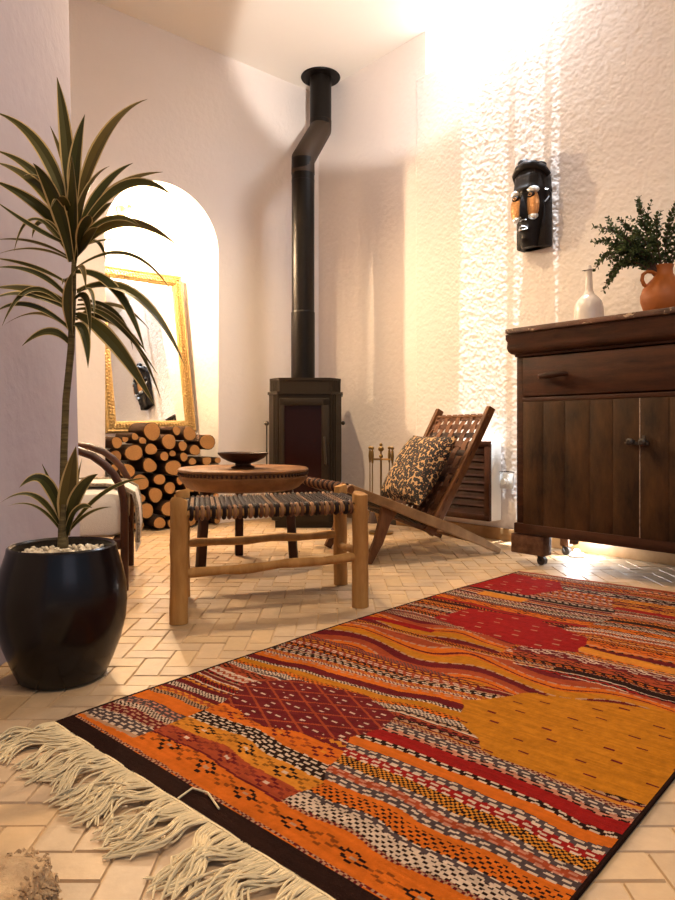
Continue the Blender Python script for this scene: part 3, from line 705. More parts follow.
# ---------------------------------------------------------------- round carved table, bowl
TX, TD = -.447, 3.22
TB = thing('side_table', 'low round wooden table with carved rim and dark legs', 'table', TX, TD)
mb = MB(); mb.lathe([(.001, .448), (.27, .448), (.285, .452), (.300, .452), (.308, .446), (.308, .438), (.300, .434), (.298, .418), (.304, .413), (.302, .404), (.285, .385), (.265, .362), (.24, .350), (.001, .350)], n=64); mb.build('tabletop', M_TABLE, TB)
mb = MB()
for k in range(90):
    a = 2*PI*k/90; mb.ball((.302*math.cos(a), .302*math.sin(a), .426), .0085, (.8, .8, 1.0), 1)
mb.build('carved_beading', M_LEGD, TB)
for (lx, ly) in ((-.160, -.115), (-.045, .17), (.215, -.015)):
    mb = MB(); mb.beam((lx*1.12, ly*1.12, 0), (lx, ly, .36), .040, .040, bev=.006); mb.build('leg', M_LEGD, TB)
BW = thing('bowl', 'wide dark wooden bowl on a foot standing on the round table', 'bowl', TX+.0, TD-.02, .4485)
mb = MB(); mb.lathe([(.001, 0), (.055, 0), (.056, .008), (.038, .016), (.036, .024), (.07, .034), (.10, .050), (.118, .068), (.120, .075), (.116, .074), (.095, .055), (.06, .040), (.001, .036)], n=48); mb.build('body', M_LEGD, BW)

# ---------------------------------------------------------------- weaving helper
def weave(mb, O, U, V, nu, nv, wu, wv, cols, amp=.003, sub=4, th=.0025, tu=None, jit=0):
    """nu strips running along V (spaced over U), nv strips running along U (spaced over V)"""
    O = Vector(O); U = Vector(U); V = Vector(V); N = U.cross(V).normalized(); un = U.normalized(); vn = V.normalized()
    def strip(p0, dv, side, w, n, ph, col):
        vs = []; K = n*sub+1
        for k in range(K):
            s_ = k/(K-1); p = p0+dv*s_+N*(amp*math.cos(PI*(n*s_-.5)+ph))
            vs += [p-side*w/2, p+side*w/2, p+side*w/2-N*th, p-side*w/2-N*th]
        fs = [(4*k+a, 4*k+(a+1) % 4, 4*k+4+(a+1) % 4, 4*k+4+a) for k in range(K-1) for a in range(4)]
        fs += [(3, 2, 1, 0), tuple(4*(K-1)+a for a in range(4))]
        mb.add(vs, fs, col)
    for i in range(nu):
        strip(O+U*((i+.5)/nu), V, un, wu, nv, (i % 2)*PI, cols[0] if random.random() > .2 else cols[1])
    for j in range(nv):
        strip(O+V*((j+.5)/nv), U, vn, wv, nu, ((j+1) % 2)*PI, cols[2] if random.random() > .2 else cols[3])

# ---------------------------------------------------------------- bench / stool with woven seat
BX, BD = -.517+.03, 2.185+.0
BN = thing('woven_bench', 'low pole wood bench with dark woven leather seat beside the rug', 'bench', -.517, 2.205, 0, (.945, .328))
BL, BDp, KS = .633, .355, .05
def post(x, y, h, r, nm='leg'):
    m_ = MB(); n_ = 9
    m_.tube([(x+random.uniform(-.0015, .0015), y+random.uniform(-.0015, .0015), h*k/(n_-1)) for k in range(n_)]+[(x, y, h+.004)], [r*(1.06-.08*k/(n_-1)) for k in range(n_)]+[r*.86], 20)
    return m_.build(nm, M_BENCH, BN)
post(0, 0, .400, .0285); post(BL, 0, .400, .0285); post(KS, BDp, .400, .027); post(BL+KS, BDp, .400, .027)
def pole(p, q, r, nm='stretcher', bow=.002):
    m_ = MB(); p = Vector(p); q = Vector(q); n_ = 14
    m_.tube([p.lerp(q, k/(n_-1))+Vector((0, 0, bow*math.sin(k*1.1)+random.uniform(-.001, .001))) for k in range(n_)], [r*(.75 if k in (0, n_-1) else 1+.10*math.sin(k*1.7)) for k in range(n_)], 14)
    return m_.build(nm, M_BENCH, BN)
pole((0, 0, .158), (BL, 0, .178), .0155); pole((KS, BDp, .20), (BL+KS, BDp, .205), .0155)
pole((BL, 0, .20), (BL+KS, BDp, .155), .0145); pole((0, 0, .19), (KS, BDp, .165), .0145)
for (p, q) in (((0, 0, .355), (BL, 0, .355)), ((KS, BDp, .355), (BL+KS, BDp, .355)), ((0, 0, .352), (KS, BDp, .352)), ((BL, 0, .352), (BL+KS, BDp, .352))):
    m_ = MB(); m_.tube([p, q], .013, 12); m_.build('rail', M_BENCH, BN)
mb = MB(); DK = (.016, .006, .004); DK2 = (.032, .012, .007); TN = (.30, .15, .07); TN2 = (.14, .06, .028)
weave(mb, (.012, -.012, .372), (BL-.024, 0, 0), (KS, BDp+.024, 0), 34, 22, .0105, .0095, (DK2, TN, DK, DK2), amp=.0045, sub=3, th=.004)
for yy, sgn in ((-.0, -1), (BDp, 1)):
    for i in range(34):
        x = .012+(BL-.024)*(i+.5)/34+KS*yy/BDp
        if .026 < x-KS*yy/BDp < BL-.026:
            pts_ = [Vector((x, yy+.017*math.cos(a), .356+.019*math.sin(a))) for a in [2*PI*k/12 for k in range(12)]]
            mb.tube(pts_, .0068, 6, closed=True, col=(DK if i % 2 else TN2) if i % 3 else TN)
for xx in (0, BL):
    for i in range(24):
        y = .012+(BDp-.024)*(i+.5)/24
        if .026 < y < BDp-.026:
            mb.tube([Vector((xx+KS*y/BDp+.017*math.cos(a), y, .354+.019*math.sin(a))) for a in [2*PI*k/12 for k in range(12)]], .0055, 6, closed=True, col=DK if i % 3 else DK2)
mb.build('woven_seat', M_WEAVE, BN)

# ---------------------------------------------------------------- low lounge chair with strap seat
LC = thing('lounge_chair', 'low reclined teak lounge chair with woven leather strap seat by the right wall', 'chair', .834, 3.46, 0, (-.91, -.41))
LWd = -.54
BRN = (.19, .075, .032); BRN2 = (.11, .04, .017)
def vrail(prof, y, wy, m_, nm):
    mm = MB(); n_ = len(prof); vs = []
    for i, (x, z, h) in enumerate(prof):
        a = Vector((prof[min(i+1, n_-1)][0]-prof[max(i-1, 0)][0], prof[min(i+1, n_-1)][1]-prof[max(i-1, 0)][1])); a.normalize(); nx, nz = -a.y, a.x
        for (sy, sn) in ((-1, -1), (1, -1), (1, 1), (-1, 1)): vs.append((x+nx*sn*h/2, y+sy*wy/2, z+nz*sn*h/2))
    fs = [(4*i+k, 4*i+(k+1) % 4, 4*i+4+(k+1) % 4, 4*i+4+k) for i in range(n_-1) for k in range(4)]+[(3, 2, 1, 0), tuple(4*n_-4+k for k in range(4))]
    mm.add(vs, fs); o = mm.build(nm, m_, LC, smooth=False)
    bv = o.modifiers.new('b', 'BEVEL'); bv.width = .004; bv.segments = 2
    return o
for y, sgn in ((0, -1), (LWd, 1)):
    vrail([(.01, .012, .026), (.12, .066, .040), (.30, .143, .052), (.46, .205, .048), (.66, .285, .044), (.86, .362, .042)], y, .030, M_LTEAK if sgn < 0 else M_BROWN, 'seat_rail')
    vrail([(.415, .125, .060), (.36, .19, .050), (.24, .385, .044), (.12, .59, .042), (.035, .745, .042)], y+sgn*.031, .030, M_BROWN, 'back_rail')
    vrail([(.625, .268, .10), (.655, .20, .060), (.69, .10, .046), (.745, .004, .036)], y+sgn*.031, .028, M_BROWN, 'leg')
mb = MB(); mb.tube([(.855, .02, .358), (.855, LWd-.02, .358)], .017, 14); fb = mb.build('front_bar', M_BROWN, LC)
mb = MB()
for i in range(17):
    y = -.035-i*.0295; mb.tube([Vector((.855+.020*math.cos(a), y-.006*math.sin(a), .358+.020*math.sin(a))) for a in [2*PI*k/12 for k in range(12)]], .0065, 6, closed=True, flat=1.0, col=BRN if i % 2 else DK2)
mb.build('strap_wrap', M_WEAVE, fb)
for (x, z) in ((.10, .058), (.36, .165), (.62, .25)):
    mb = MB(); mb.tube([(x, .0, z), (x, LWd, z)], .012, 12); mb.build('cross_bar', M_BROWN, LC)
mb = MB(); mb.tube([(.06, -.01, .70), (.06, LWd+.01, .70)], .011, 12); mb.build('cross_bar', M_BROWN, LC)
mb = MB()
d1 = Vector((.405-.855, 0, .165-.352)); weave(mb, (.855, -.02, .345), d1, (0, LWd+.04, 0), 14, 16, .026, .024, (DK2, BRN2, DK, DK2), amp=.003, sub=3)
mb.build('seat_weave', M_WEAVE, LC)
mb = MB(); weave(mb, (.375, -.012, .175), Vector((.055-.375, 0, .715-.175)), (0, LWd+.024, 0), 12, 9, .030, .040, (BRN2, DK2, BRN, BRN2), amp=.004, sub=3)
mb.build('back_weave', M_WEAVE, LC)
# leopard cushion
CU = bpy.data.objects.new('cushion', None); COL.objects.link(CU)
c0 = Vector((.475, -.26, .262)); a = heading(-.91, -.41)
base = W(.834, 3.46); CU.location = base+Matrix.Rotation(a, 3, 'Z') @ Vector((.462, -.245, 0))+Vector((0, 0, .262)); CU.rotation_euler = (0, 0, a)
tag(CU, 'leopard print cushion leaning on the back of the lounge chair', 'cushion')
mb = MB(); n_ = 25; vs = []
upv = Vector((-.52, 0, .80)).normalized(); rt = Vector((0, 1, 0)); nr = Vector((upv.z, 0, -upv.x))
hh, hw2 = .40, .42
for side in (1, -1):
    for i in range(n_):
        for j in range(n_):
            u = 2*i/(n_-1)-1; v = 2*j/(n_-1)-1
            th_ = .075*((1-abs(u)**2.6)*(1-abs(v)**2.6))**.5
            pin = 1-.07*(1-abs(v)**2)*abs(u)**4; pin2 = 1-.07*(1-abs(u)**2)*abs(v)**4
            wr = .004*math.sin(u*9+v*5)*(1-u*u)*(1-v*v)
            vs.append(rt*(u*hw2/2*pin)+upv*(hh/2+v*hh/2*pin2)+nr*(side*(th_+wr)))
fs = []
for s_ in (0, 1):
    for i in range(n_-1):
        for j in range(n_-1):
            q = (s_*n_*n_+i*n_+j, s_*n_*n_+(i+1)*n_+j, s_*n_*n_+(i+1)*n_+j+1, s_*n_*n_+i*n_+j+1); fs.append(q if s_ else q[::-1])
mb.add(vs, fs); mb.build('cover', M_LEO, CU)
mb = MB(); pp = []
for (u0, v0, u1, v1) in ((-1, -1, 1, -1), (1, -1, 1, 1), (1, 1, -1, 1), (-1, 1, -1, -1)):
    for k in range(12):
        u = u0+(u1-u0)*k/12; v = v0+(v1-v0)*k/12
        pin = 1-.07*(1-abs(v)**2)*abs(u)**4; pin2 = 1-.07*(1-abs(u)**2)*abs(v)**4
        pp.append(rt*(u*hw2/2*pin)+upv*(hh/2+v*hh/2*pin2))
mb.tube(pp, .004, 6, closed=True); mb.build('piping', M_LEO, CU)

# ---------------------------------------------------------------- bentwood armchair
AC = thing('armchair', 'bentwood armchair with cream cushions and a draped throw behind the wall end', 'armchair', -.838, 2.66, 0, (.97, .25))
for y in (0, .51):
    pr = [(0, 0), (0, .15), (0, .30), (-.003, .36), (-.015, .41), (-.04, .455), (-.075, .495), (-.12, .53), (-.18, .553), (-.26, .562), (-.36, .558), (-.46, .545), (-.55, .52), (-.60, .48), (-.615, .40), (-.63, .2), (-.66, 0)]
    mb = MB(); mb.tube([(x, y, z) for x, z in pr], .021, 14, flat=.75, flatdir=(0, 1, 0)); mb.build('arm_frame', M_ARM, AC)
mb = MB(); mb.beam((-.03, .0, .18), (-.03, .51, .18), .03, .04); mb.beam((-.60, .0, .17), (-.60, .51, .17), .03, .04); mb.beam((0, .02, .18), (-.62, .02, .17), .022, .04); mb.beam((0, .49, .18), (-.62, .49, .17), .022, .04); mb.build('seat_frame', M_ARM, AC)
def softbox(c, size, e=.045, rot=None):
    m_ = MB(); m_.box(c, size, rot, bev=e); return m_
o = softbox((-.30, .255, .295), (.60, .46, .19), .05).build('seat_cushion', M_CUSH, AC)
o = softbox((-.60, .255, .60), (.14, .44, .55), .06, Matrix.Rotation(-.22, 3, 'Y')).build('back_cushion', M_CUSH, AC)
# throw draped over the seat front
mb = MB(); path = [(-.34, .397), (-.20, .402), (-.08, .401), (-.015, .392), (.024, .365), (.036, .32), (.040, .27), (.042, .22), (.040, .17)]
ny_ = 30; vs = []; yA, yB = .10, .46
for i, (x, z) in enumerate(path):
    for j in range(ny_):
        u = j/(ny_-1); wv = .006*math.sin(u*26+i*.4)*(i/8)
        vs.append((x+wv*(1 if i > 3 else 0), yA+(yB-yA)*u+.004*math.sin(i), z+(.004*math.sin(u*18) if i < 4 else 0)-(.03*u if i == 8 else 0)))
fs = [(i*ny_+j, (i+1)*ny_+j, (i+1)*ny_+j+1, i*ny_+j+1) for i in range(len(path)-1) for j in range(ny_-1)]
mb.add(vs, fs); th = mb.build('throw', M_CUSH); th.parent = None
sd = th.modifiers.new('s', 'SOLIDIFY'); sd.thickness = .006; sd.offset = 1
th.location = AC.location; th.rotation_euler = AC.rotation_euler; tag(th, 'cream throw with dark braided trim draped over the armchair seat', 'throw')
mb = MB()
for yy in (yA, yB):
    mb.tube([(x+.008 if i > 3 else x, yy, z+(.008 if i < 5 else 0)) for i, (x, z) in enumerate(path)], .0065, 8)
mb.build('braid', M_BRAID, th)
mb = MB()
for k in range(26):
    y = yA+(yB-yA)*k/25; z_ = .168-.03*k/25; mb.tube([(.040, y, z_), (.044+random.uniform(-.006, .006), y+random.uniform(-.004, .004), z_-.02), (.042, y+random.uniform(-.006, .006), z_-.035)], .0022, 5)
tag(mb.build('fringe', M_CUSH, th), kind='stuff')

# ---------------------------------------------------------------- potted dracaena
PXc, PDc = -.703, 1.73
PT = thing('potted_dracaena', 'tall dracaena with arching striped leaves in a black glazed pot by the left wall', 'potted plant', PXc, PDc)
mb = MB(); mb.lathe([(.001, 0), (.100, 0), (.110, .006), (.128, .045), (.148, .095), (.160, .145), (.1635, .19), (.160, .24), (.150, .285), (.138, .322), (.136, .334), (.131, .338), (.125, .333), (.124, .300), (.001, .300)], n=64, wob=.002); mb.v = [(x*.965, y*.965, z) for x, y, z in mb.v]; mb.build('pot', M_POT, PT)
mb = MB()
for k in range(330):
    r_ = .119*math.sqrt(random.random()); a = random.uniform(0, 2*PI); mb.ball((r_*math.cos(a), r_*math.sin(a), .303+random.uniform(.002, .014)), random.uniform(.006, .010), (1, random.uniform(.7, 1), .7), 1, rot=Euler((random.random(), random.random(), random.random()*6)).to_matrix())
tag(mb.build('pebbles', M_PEB, PT), kind='stuff')
def loc_px(px, y, dd=0):
    d = PDc+dd; return Vector(((px-337.5)/676*d-PXc, dd, .63+(430-y)/676*d))
mb = MB(); tp = [loc_px(*p) for p in ((64, 548), (63, 500), (64, 450), (66, 400), (71, 350), (73, 300), (74, 262), (75, 215))]
mb.tube(tp, [.011, .0095, .009, .0088, .0088, .0075, .006, .004], 12); mb.build('trunk', M_STEM, PT)
mb = MB(); mb.tube([loc_px(62, 546, -.03), loc_px(62, 525, -.03), loc_px(64, 505, -.03)], [.011, .009, .006], 10); mb.build('shoot_stem', M_STEM, PT)
GR = [(.065, .058, .013), (.095, .075, .018), (.045, .045, .010), (.12, .085, .024)]
CRM = (.50, .36, .15)
def strap(mb, p0, p1, p2, w, twist=0.0, tipw=0):
    n_ = 18; pts = bez(p0, p1, p2, n_); g = random.choice(GR); g2 = tuple(c*.7 for c in g)
    ref = Vector((random.uniform(-.3, .3), -1, random.uniform(.1, .8))).normalized(); vs = []
    for i, p in enumerate(pts):
        s_ = i/(n_-1); tg = (pts[min(i+1, n_-1)]-pts[max(i-1, 0)]).normalized()
        nn = (ref-tg*ref.dot(tg))
        if nn.length < .05: nn = Vector((0, 0, 1))-tg*tg.z
        nn.normalize(); nn = Matrix.Rotation(twist*s_, 3, tg) @ nn
        sd_ = tg.cross(nn).normalized()
        ww = w*(.45+1.5*s_ if s_ < .36 else 1.0)*((1-((s_-.36)/.64)**2.2) if s_ > .36 else 1)
        ww = max(ww, .0006)
        for k in (-1, -.78, 0, .78, 1): vs.append(p+sd_*ww*k*.5-nn*(abs(k)*-.16*ww))
    for i in range(n_-1):
        for k in range(4):
            q = (5*i+k, 5*i+k+1, 5*i+6+k, 5*i+5+k); c = CRM if k in (0, 3) else (g if k == 1 else g2)
            mb.add([vs[a] for a in q], [(0, 1, 2, 3)], c)
def crown(name, leaves, extra=None):
    m_ = MB()
    for (b_, c_, t_, w, dd) in leaves:
        strap(m_, loc_px(b_[0], b_[1], 0), loc_px(c_[0], c_[1], dd*.5), loc_px(t_[0], t_[1], dd), w*(1.2 if w > .018 else 1.05), random.uniform(-.8, .8))
    if extra:
        (bx_, by_), N, L, wd_, el = extra
        for k in range(N):
            az = 2*PI*k/N*2.4+random.uniform(-.2, .2); b0 = loc_px(bx_, by_-random.uniform(0, 40)); e_ = random.uniform(*el); l_ = L*random.uniform(.75, 1.1)
            d_ = Vector((math.cos(az)*math.cos(e_), math.sin(az)*math.cos(e_), math.sin(e_)))
            if abs(d_.y) < .3: d_.y = math.copysign(.4, d_.y)
            if b0.x + d_.x*l_ < -.16: d_.x = -.10/l_
            strap(m_, b0, b0+d_*l_*.6+Vector((0, 0, .03)), b0+d_*l_+Vector((0, 0, -l_*.38)), wd_, random.uniform(-.6, .6))
    return m_.build(name, M_LEAF, PT)
crown('upper_crown', [
 ((71, 215), (70, 140), (57, 77), .031, -.03), ((76, 215), (98, 118), (148, 99), .034, -.05), ((74, 215), (72, 160), (85, 114), .030, -.06),
 ((70, 225), (50, 130), (-6, 112), .030, .0), ((70, 230), (45, 165), (-6, 150), .024, -.06), ((70, 235), (42, 175), (-6, 162), .028, -.10), ((69, 240), (42, 200), (-8, 180), .026, -.03),
 ((69, 245), (40, 235), (-6, 200), .018, -.12), ((72, 262), (60, 190), (33, 163), .036, -.14), ((72, 262), (76, 200), (72, 155), .036, -.12), ((74, 250), (82, 180), (110, 166), .034, -.10),
 ((76, 240), (98, 180), (133, 163), .026, .03), ((77, 235), (105, 175), (163, 172), .018, .06), ((78, 235), (125, 155), (173, 196), .022, -.03), ((77, 255), (118, 195), (177, 245), .022, -.05),
 ((76, 255), (100, 225), (106, 262), .014, .04), ((70, 215), (50, 160), (31, 130), .016, .04), ((72, 200), (66, 160), (50, 126), .014, .06), ((76, 240), (95, 215), (112, 202), .024, .0),
 ((68, 250), (28, 188), (14, 252), .014, -.10), ((70, 255), (40, 200), (32, 238), .020, -.05), ((70, 258), (35, 235), (-6, 240), .010, .05), ((70, 260), (35, 240), (-8, 256), .010, -.02),
 ((76, 215), (84, 170), (98, 138), .014, .05), ((77, 255), (90, 235), (98, 228), .030, -.10), ((76, 262), (85, 225), (90, 215), .034, -.14), ((76, 250), (110, 232), (139, 246), .010, .05)],
 ((74, 262), 3, .24, .022, (.2, 1.1)))
crown('lower_crown', [
 ((76, 268), (132, 228), (172, 292), .010, .0), ((76, 272), (120, 268), (145, 352), .022, -.06), ((77, 292), (138, 262), (185, 366), .030, -.08), ((78, 300), (125, 300), (133, 350), .012, .03),
 ((77, 315), (112, 325), (155, 406), .032, -.08), ((77, 305), (128, 300), (162, 402), .014, .02), ((76, 320), (112, 285), (150, 330), .014, .05), ((76, 310), (110, 300), (158, 375), .014, -.02),
 ((70, 285), (35, 262), (-8, 258), .012, -.02), ((70, 300), (40, 262), (-8, 268), .016, -.10), ((70, 305), (35, 285), (-8, 288), .022, -.10), ((70, 310), (20, 285), (-8, 300), .020, -.14), ((70, 312), (28, 260), (2, 326), .014, -.12),
 ((70, 330), (42, 300), (4, 325), .012, .05), ((71, 345), (52, 318), (22, 346), .020, -.03), ((74, 325), (88, 320), (88, 368), .022, -.10), ((74, 300), (95, 270), (94, 320), .014, -.12), ((72, 335), (66, 300), (72, 272), .030, -.14),
 ((74, 300), (92, 280), (90, 340), .018, -.08), ((72, 280), (84, 250), (86, 290), .016, -.1)],
 ((73, 335), 3, .20, .016, (-.2, .6)))
crown('base_shoot', [
 ((66, 535), (66, 490), (76, 446), .040, -.06), ((64, 530), (50, 455), (19, 488), .026, -.06), ((64, 535), (40, 475), (0, 503), .016, -.10), ((66, 532), (76, 485), (98, 474), .032, -.08),
 ((66, 535), (100, 480), (148, 478), .012, -.02), ((64, 530), (55, 490), (42, 464), .012, .03), ((68, 528), (76, 490), (82, 458), .014, .03), ((66, 536), (85, 508), (112, 507), .012, -.05), ((64, 536), (40, 495), (8, 506), .010, -.12),
 ((66, 538), (75, 500), (92, 508), .024, -.10)], None)

# ---------------------------------------------------------------- kilim rug: woven cell by cell
C0 = (-.606, 1.442); RA = Vector((.674, .739)).normalized(); RB = Vector((.739, -.674)).normalized()
RLn, RWd = 2.09, 1.05; cs = .0026
na = int(RLn/cs); nb = int(RWd/cs)
Aa, Bb = np.meshgrid((np.arange(na)+.5)*cs, (np.arange(nb)+.5)*cs, indexing='ij')
PAL = dict(dk=(.022, .009, .006), or_=(.58, .145, .013), oy=(.58, .235, .024), mu=(.46, .185, .012), rd=(.28, .012, .010), mr=(.13, .012, .014), br=(.34, .065, .022), wh=(.60, .50, .38), gy=(.075, .055, .055), ta=(.42, .26, .15), pk=(.50, .22, .14))
Pn = {k: np.array(v) for k, v in PAL.items()}
wob = .020*(vnoise(Bb*3+7, Aa*1.3+3, 11)-.5)*2 + .010*(vnoise(Bb*11+7, Aa*5+3, 12)-.5)*2
aw = Aa + .004*(vnoise(Bb*55, Aa*30, 13)-.5) + wob*np.clip((Aa-.05)/.06, 0, 1)
colr = np.zeros(Aa.shape+(3,)); colr[:] = Pn['or_']
RR = random.Random(21)
def band(mask, u, th, kind, c1, c2, c3=None, ph=0.):
    """u: position across the band 0..th"""
    c1, c2 = Pn[c1], Pn[c2]; c3_ = Pn[c3] if c3 else c2
    v = Bb+ph
    col = np.broadcast_to(c1, Aa.shape+(3,)).copy()
    if kind == 'dash':
        rowi = np.floor(u/.0052).astype(int); on = (np.mod(v+(rowi//2)*.012+.005*np.sin(rowi*2.3), .025) < .0155) & (rowi % 2 == 0); col[on] = c2
    elif kind == 'check':
        rowi = np.floor(u/.0052).astype(int); on = (np.mod(v+rowi*.0055, .011) < .0056); col[on] = c2
    elif kind == 'zig':
        z = np.abs(np.mod(v, .024)/.012-1)*.010; on = np.mod(u+z, .020) < .010; col[on] = c2
    elif kind == 'flower':
        cw = .062; iu = np.floor(v/cw); uu = np.mod(v, cw)-cw/2; vv = u-th/2
        for k, (ox, oy) in enumerate(((.002, .015), (-.002, -.015), (.015, .009), (-.015, .009), (.015, -.005), (-.015, -.007), (0, 0), (.026, .001), (-.026, .002))):
            s_ = ((np.abs(uu-ox) < .0066) & (np.abs(vv-oy) < .0033)); alt = (iu % 2 == 1)
            col[s_ & ~alt] = c2 if k != 6 else c3_; col[s_ & alt] = (c2*.6+c1*.4) if k != 6 else c1
    elif kind == 'dots':
        rowi = np.floor(u/.0078).astype(int); on = (np.mod(v+(rowi % 2)*.0075, .015) < .0078) & (np.mod(u, .0078) < .0047); col[on] = c2
    elif kind == 'fleck':
        rowi = np.floor(u/.042).astype(int); on = (np.mod(v+rowi*.053+.02*np.sin(rowi*3.1), .125) < .022) & (np.mod(u, .042) < .006); col[on] = c2
    colr[mask] = col[mask]
KINDS = ['dash', 'check', 'zig', 'dots', 'dash', 'check', 'solid', 'zig', 'flower']
def fill(mask, a0, a1, seed, slope=0., wmin=.010, wmax=.024, pal=None):
    R_ = random.Random(seed); a = a0; off = slope*(Bb-.5)
    combos = pal or [('or_', 'dk'), ('mr', 'wh'), ('ta', 'mr'), ('oy', 'mr'), ('br', 'wh'), ('gy', 'wh'), ('dk', 'wh'), ('mr', 'oy'), ('br', 'gy'), ('dk', 'ta'), ('br', 'dk'), ('or_', 'mr'), ('mr', 'or_'), ('rd', 'dk'), ('dk', 'or_')]
    last = None
    while a < a1:
        k = R_.choice(KINDS); w = R_.uniform(wmin, wmax); c = R_.choice(combos)
        while c == last: c = R_.choice(combos)
        last = c
        if k == 'flower': w = max(w, .040)
        if k == 'solid': w = min(w, .02)
        u = aw-off-a; band(mask & (u >= 0) & (u < w), u, w, k, c[0], c[1], ph=R_.random()*.1); a += w
        u2 = aw-off-a; mk = mask & (u2 >= 0) & (u2 < .005); colr[mk] = Pn[R_.choice(['mr', 'wh', 'dk', 'ta'])]; a += .005
def seq(mask, a0, items, slope=0.):
    a = a0; off = slope*(Bb-.5)
    for it in items:
        w, k, c1, c2 = it[:4]; u = aw-off-a; band(mask & (u >= 0) & (u < w), u, w, k, c1, c2, it[4] if len(it) > 4 else None); a += w
    return a
ALL = np.ones(Aa.shape, bool)
bd1 = .54+.05*np.sin(Aa*9)+.03*(vnoise(Aa*20+3, Bb*0+1, 31)-.5)
Lm = Bb < bd1; Rm = ~Lm
fill(Lm, .30, 2.2, 5); fill(Rm, .12, 2.2, 9, .08)
# near end
seq(ALL, .045, [(.007, 'check', 'mr', 'ta'), (.080, 'flower', 'or_', 'dk', 'ta')])
seq(Lm, .118, [(.006, 'solid', 'mr', 'mr'), (.044, 'flower', 'br', 'mr', 'wh'), (.050, 'flower', 'oy', 'dk', 'wh'), (.045, 'dash', 'dk', 'wh'), (.055, 'flower', 'or_', 'mr', 'oy')], .05)
lw = Bb < .20
seq(lw & Lm, .085, [(.008, 'solid', 'ta', 'ta'), (.036, 'dash', 'gy', 'wh'), (.035, 'dash', 'mr', 'ta'), (.02, 'check', 'dk', 'wh'), (.03, 'dash', 'gy', 'pk'), (.045, 'solid', 'or_', 'or_'), (.018, 'check', 'ta', 'dk'), (.02, 'zig', 'br', 'oy'), (.016, 'solid', 'mr', 'mr'), (.022, 'check', 'dk', 'wh'), (.02, 'solid', 'mr', 'mr')], .05)
seq(Rm & (Bb > .40), .120, [(.008, 'check', 'mr', 'ta'), (.034, 'dots', 'wh', 'dk'), (.014, 'dash', 'gy', 'wh'), (.034, 'dots', 'or_', 'dk'), (.012, 'solid', 'or_', 'or_'), (.022, 'dash', 'gy', 'wh'), (.018, 'dash', 'br', 'pk'), (.016, 'dash', 'gy', 'wh'), (.028, 'check', 'oy', 'dk'), (.024, 'dash', 'rd', 'wh'), (.018, 'dash', 'gy', 'wh'),
     (.030, 'solid', 'or_', 'or_'), (.016, 'dash', 'dk', 'wh'), (.038, 'solid', 'rd', 'rd'), (.016, 'dash', 'pk', 'dk'), (.024, 'dash', 'gy', 'wh'), (.012, 'check', 'ta', 'mr')], .06)
# middle dark/mustard stripes
md = (Bb < .70)
seq(md, .535, [(.022, 'check', 'gy', 'wh'), (.018, 'dots', 'or_', 'dk'), (.026, 'solid', 'mu', 'mu'), (.012, 'check', 'wh', 'dk'), (.030, 'solid', 'mr', 'mr'), (.018, 'solid', 'or_', 'or_'), (.016, 'dash', 'or_', 'ta'), (.012, 'check', 'wh', 'mr'), (.018, 'dots', 'br', 'oy'), (.016, 'dash', 'dk', 'wh'), (.012, 'zig', 'ta', 'dk')], .10)
# swirls
swm = ((Aa > .80) & (Aa < .99)) | ((Aa > 1.03) & (Aa < 1.16) & (Bb < .5))
sw = .03*np.sin(Bb*16+Aa*10)+.05*(vnoise(Bb*7, Aa*9, 41)-.5); q = np.mod((Aa+sw)*26, 4)
for k, c in enumerate(('or_', 'br', 'mr', 'mu')): colr[swm & (np.floor(q) == k)] = Pn[c]
colr[swm & (np.abs(np.mod((Aa+sw)*26, 2)-1) < .10) & (np.mod(Bb, .03) < .022)] = Pn['ta']
colr[swm & (np.abs(np.mod((Aa+sw)*26+.7, 4)-1) < .10)] = Pn['mr']
ab = (aw-.06*(Bb-.5))
colr[(ab > .995) & (ab < 1.022) & (Bb > .66)] = Pn['dk']
colr[(ab > 1.09) & (ab < 1.125) & (Bb < .26)] = Pn['rd']
colr[(aw > 1.19) & (aw < 1.235) & (Bb > .62)] = Pn['oy']
colr[(aw > 1.60) & (aw < 1.66) & (Bb > .1) & (Bb < .28)] = Pn['oy']
colr[(aw > 1.72) & (aw < 1.76) & (Bb > .55)] = Pn['rd']
def poly(pts):
    inside = np.zeros(Aa.shape, bool); n_ = len(pts); x = Aa+.010*(vnoise(Bb*20, Aa*20, 51)-.5); y = Bb+.02*(vnoise(Bb*22+9, Aa*22, 52)-.5)
    for i in range(n_):
        x1, y1 = pts[i]; x2, y2 = pts[(i+1) % n_]
        cnd = ((y1 > y) != (y2 > y)) & (x < (x2-x1)*(y-y1)/(y2-y1+1e-9)+x1); inside ^= cnd
    return inside
mk = poly([(.31, .20), (.42, .15), (.52, .24), (.56, .42), (.52, .53), (.40, .55), (.335, .50), (.29, .36)])
u1 = np.mod(Aa+Bb*.55, .062)/.062; u2 = np.mod(Aa-Bb*.55, .062)/.062
colr[mk] = Pn['mr']; colr[mk & ((u1 < .10) | (u2 < .10))] = Pn['br']
colr[mk & (np.mod(Bb, .028) < .014) & (np.mod(Aa, .020) < .0055) & (u1 > .25) & (u1 < .8) & (u2 > .25) & (u2 < .8)] = Pn['wh']
mk = poly([(.69, .60), (.84, .70), (.90, .85), (.96, 1.06), (.52, 1.06), (.50, .90), (.50, .76), (.58, .66)])
band(mk, Aa, 9, 'fleck', 'mu', 'mr')
mk = poly([(1.22, .17), (1.40, .20), (1.43, .42), (1.34, .62), (1.20, .66), (1.14, .55), (1.17, .30)]); band(mk, Aa, 9, 'fleck', 'rd', 'ta')
mk = poly([(1.68, -.05), (2.03, -.05), (1.98, .24), (1.88, .30), (1.70, .24)]); band(mk, Aa, 9, 'fleck', 'rd', 'ta')
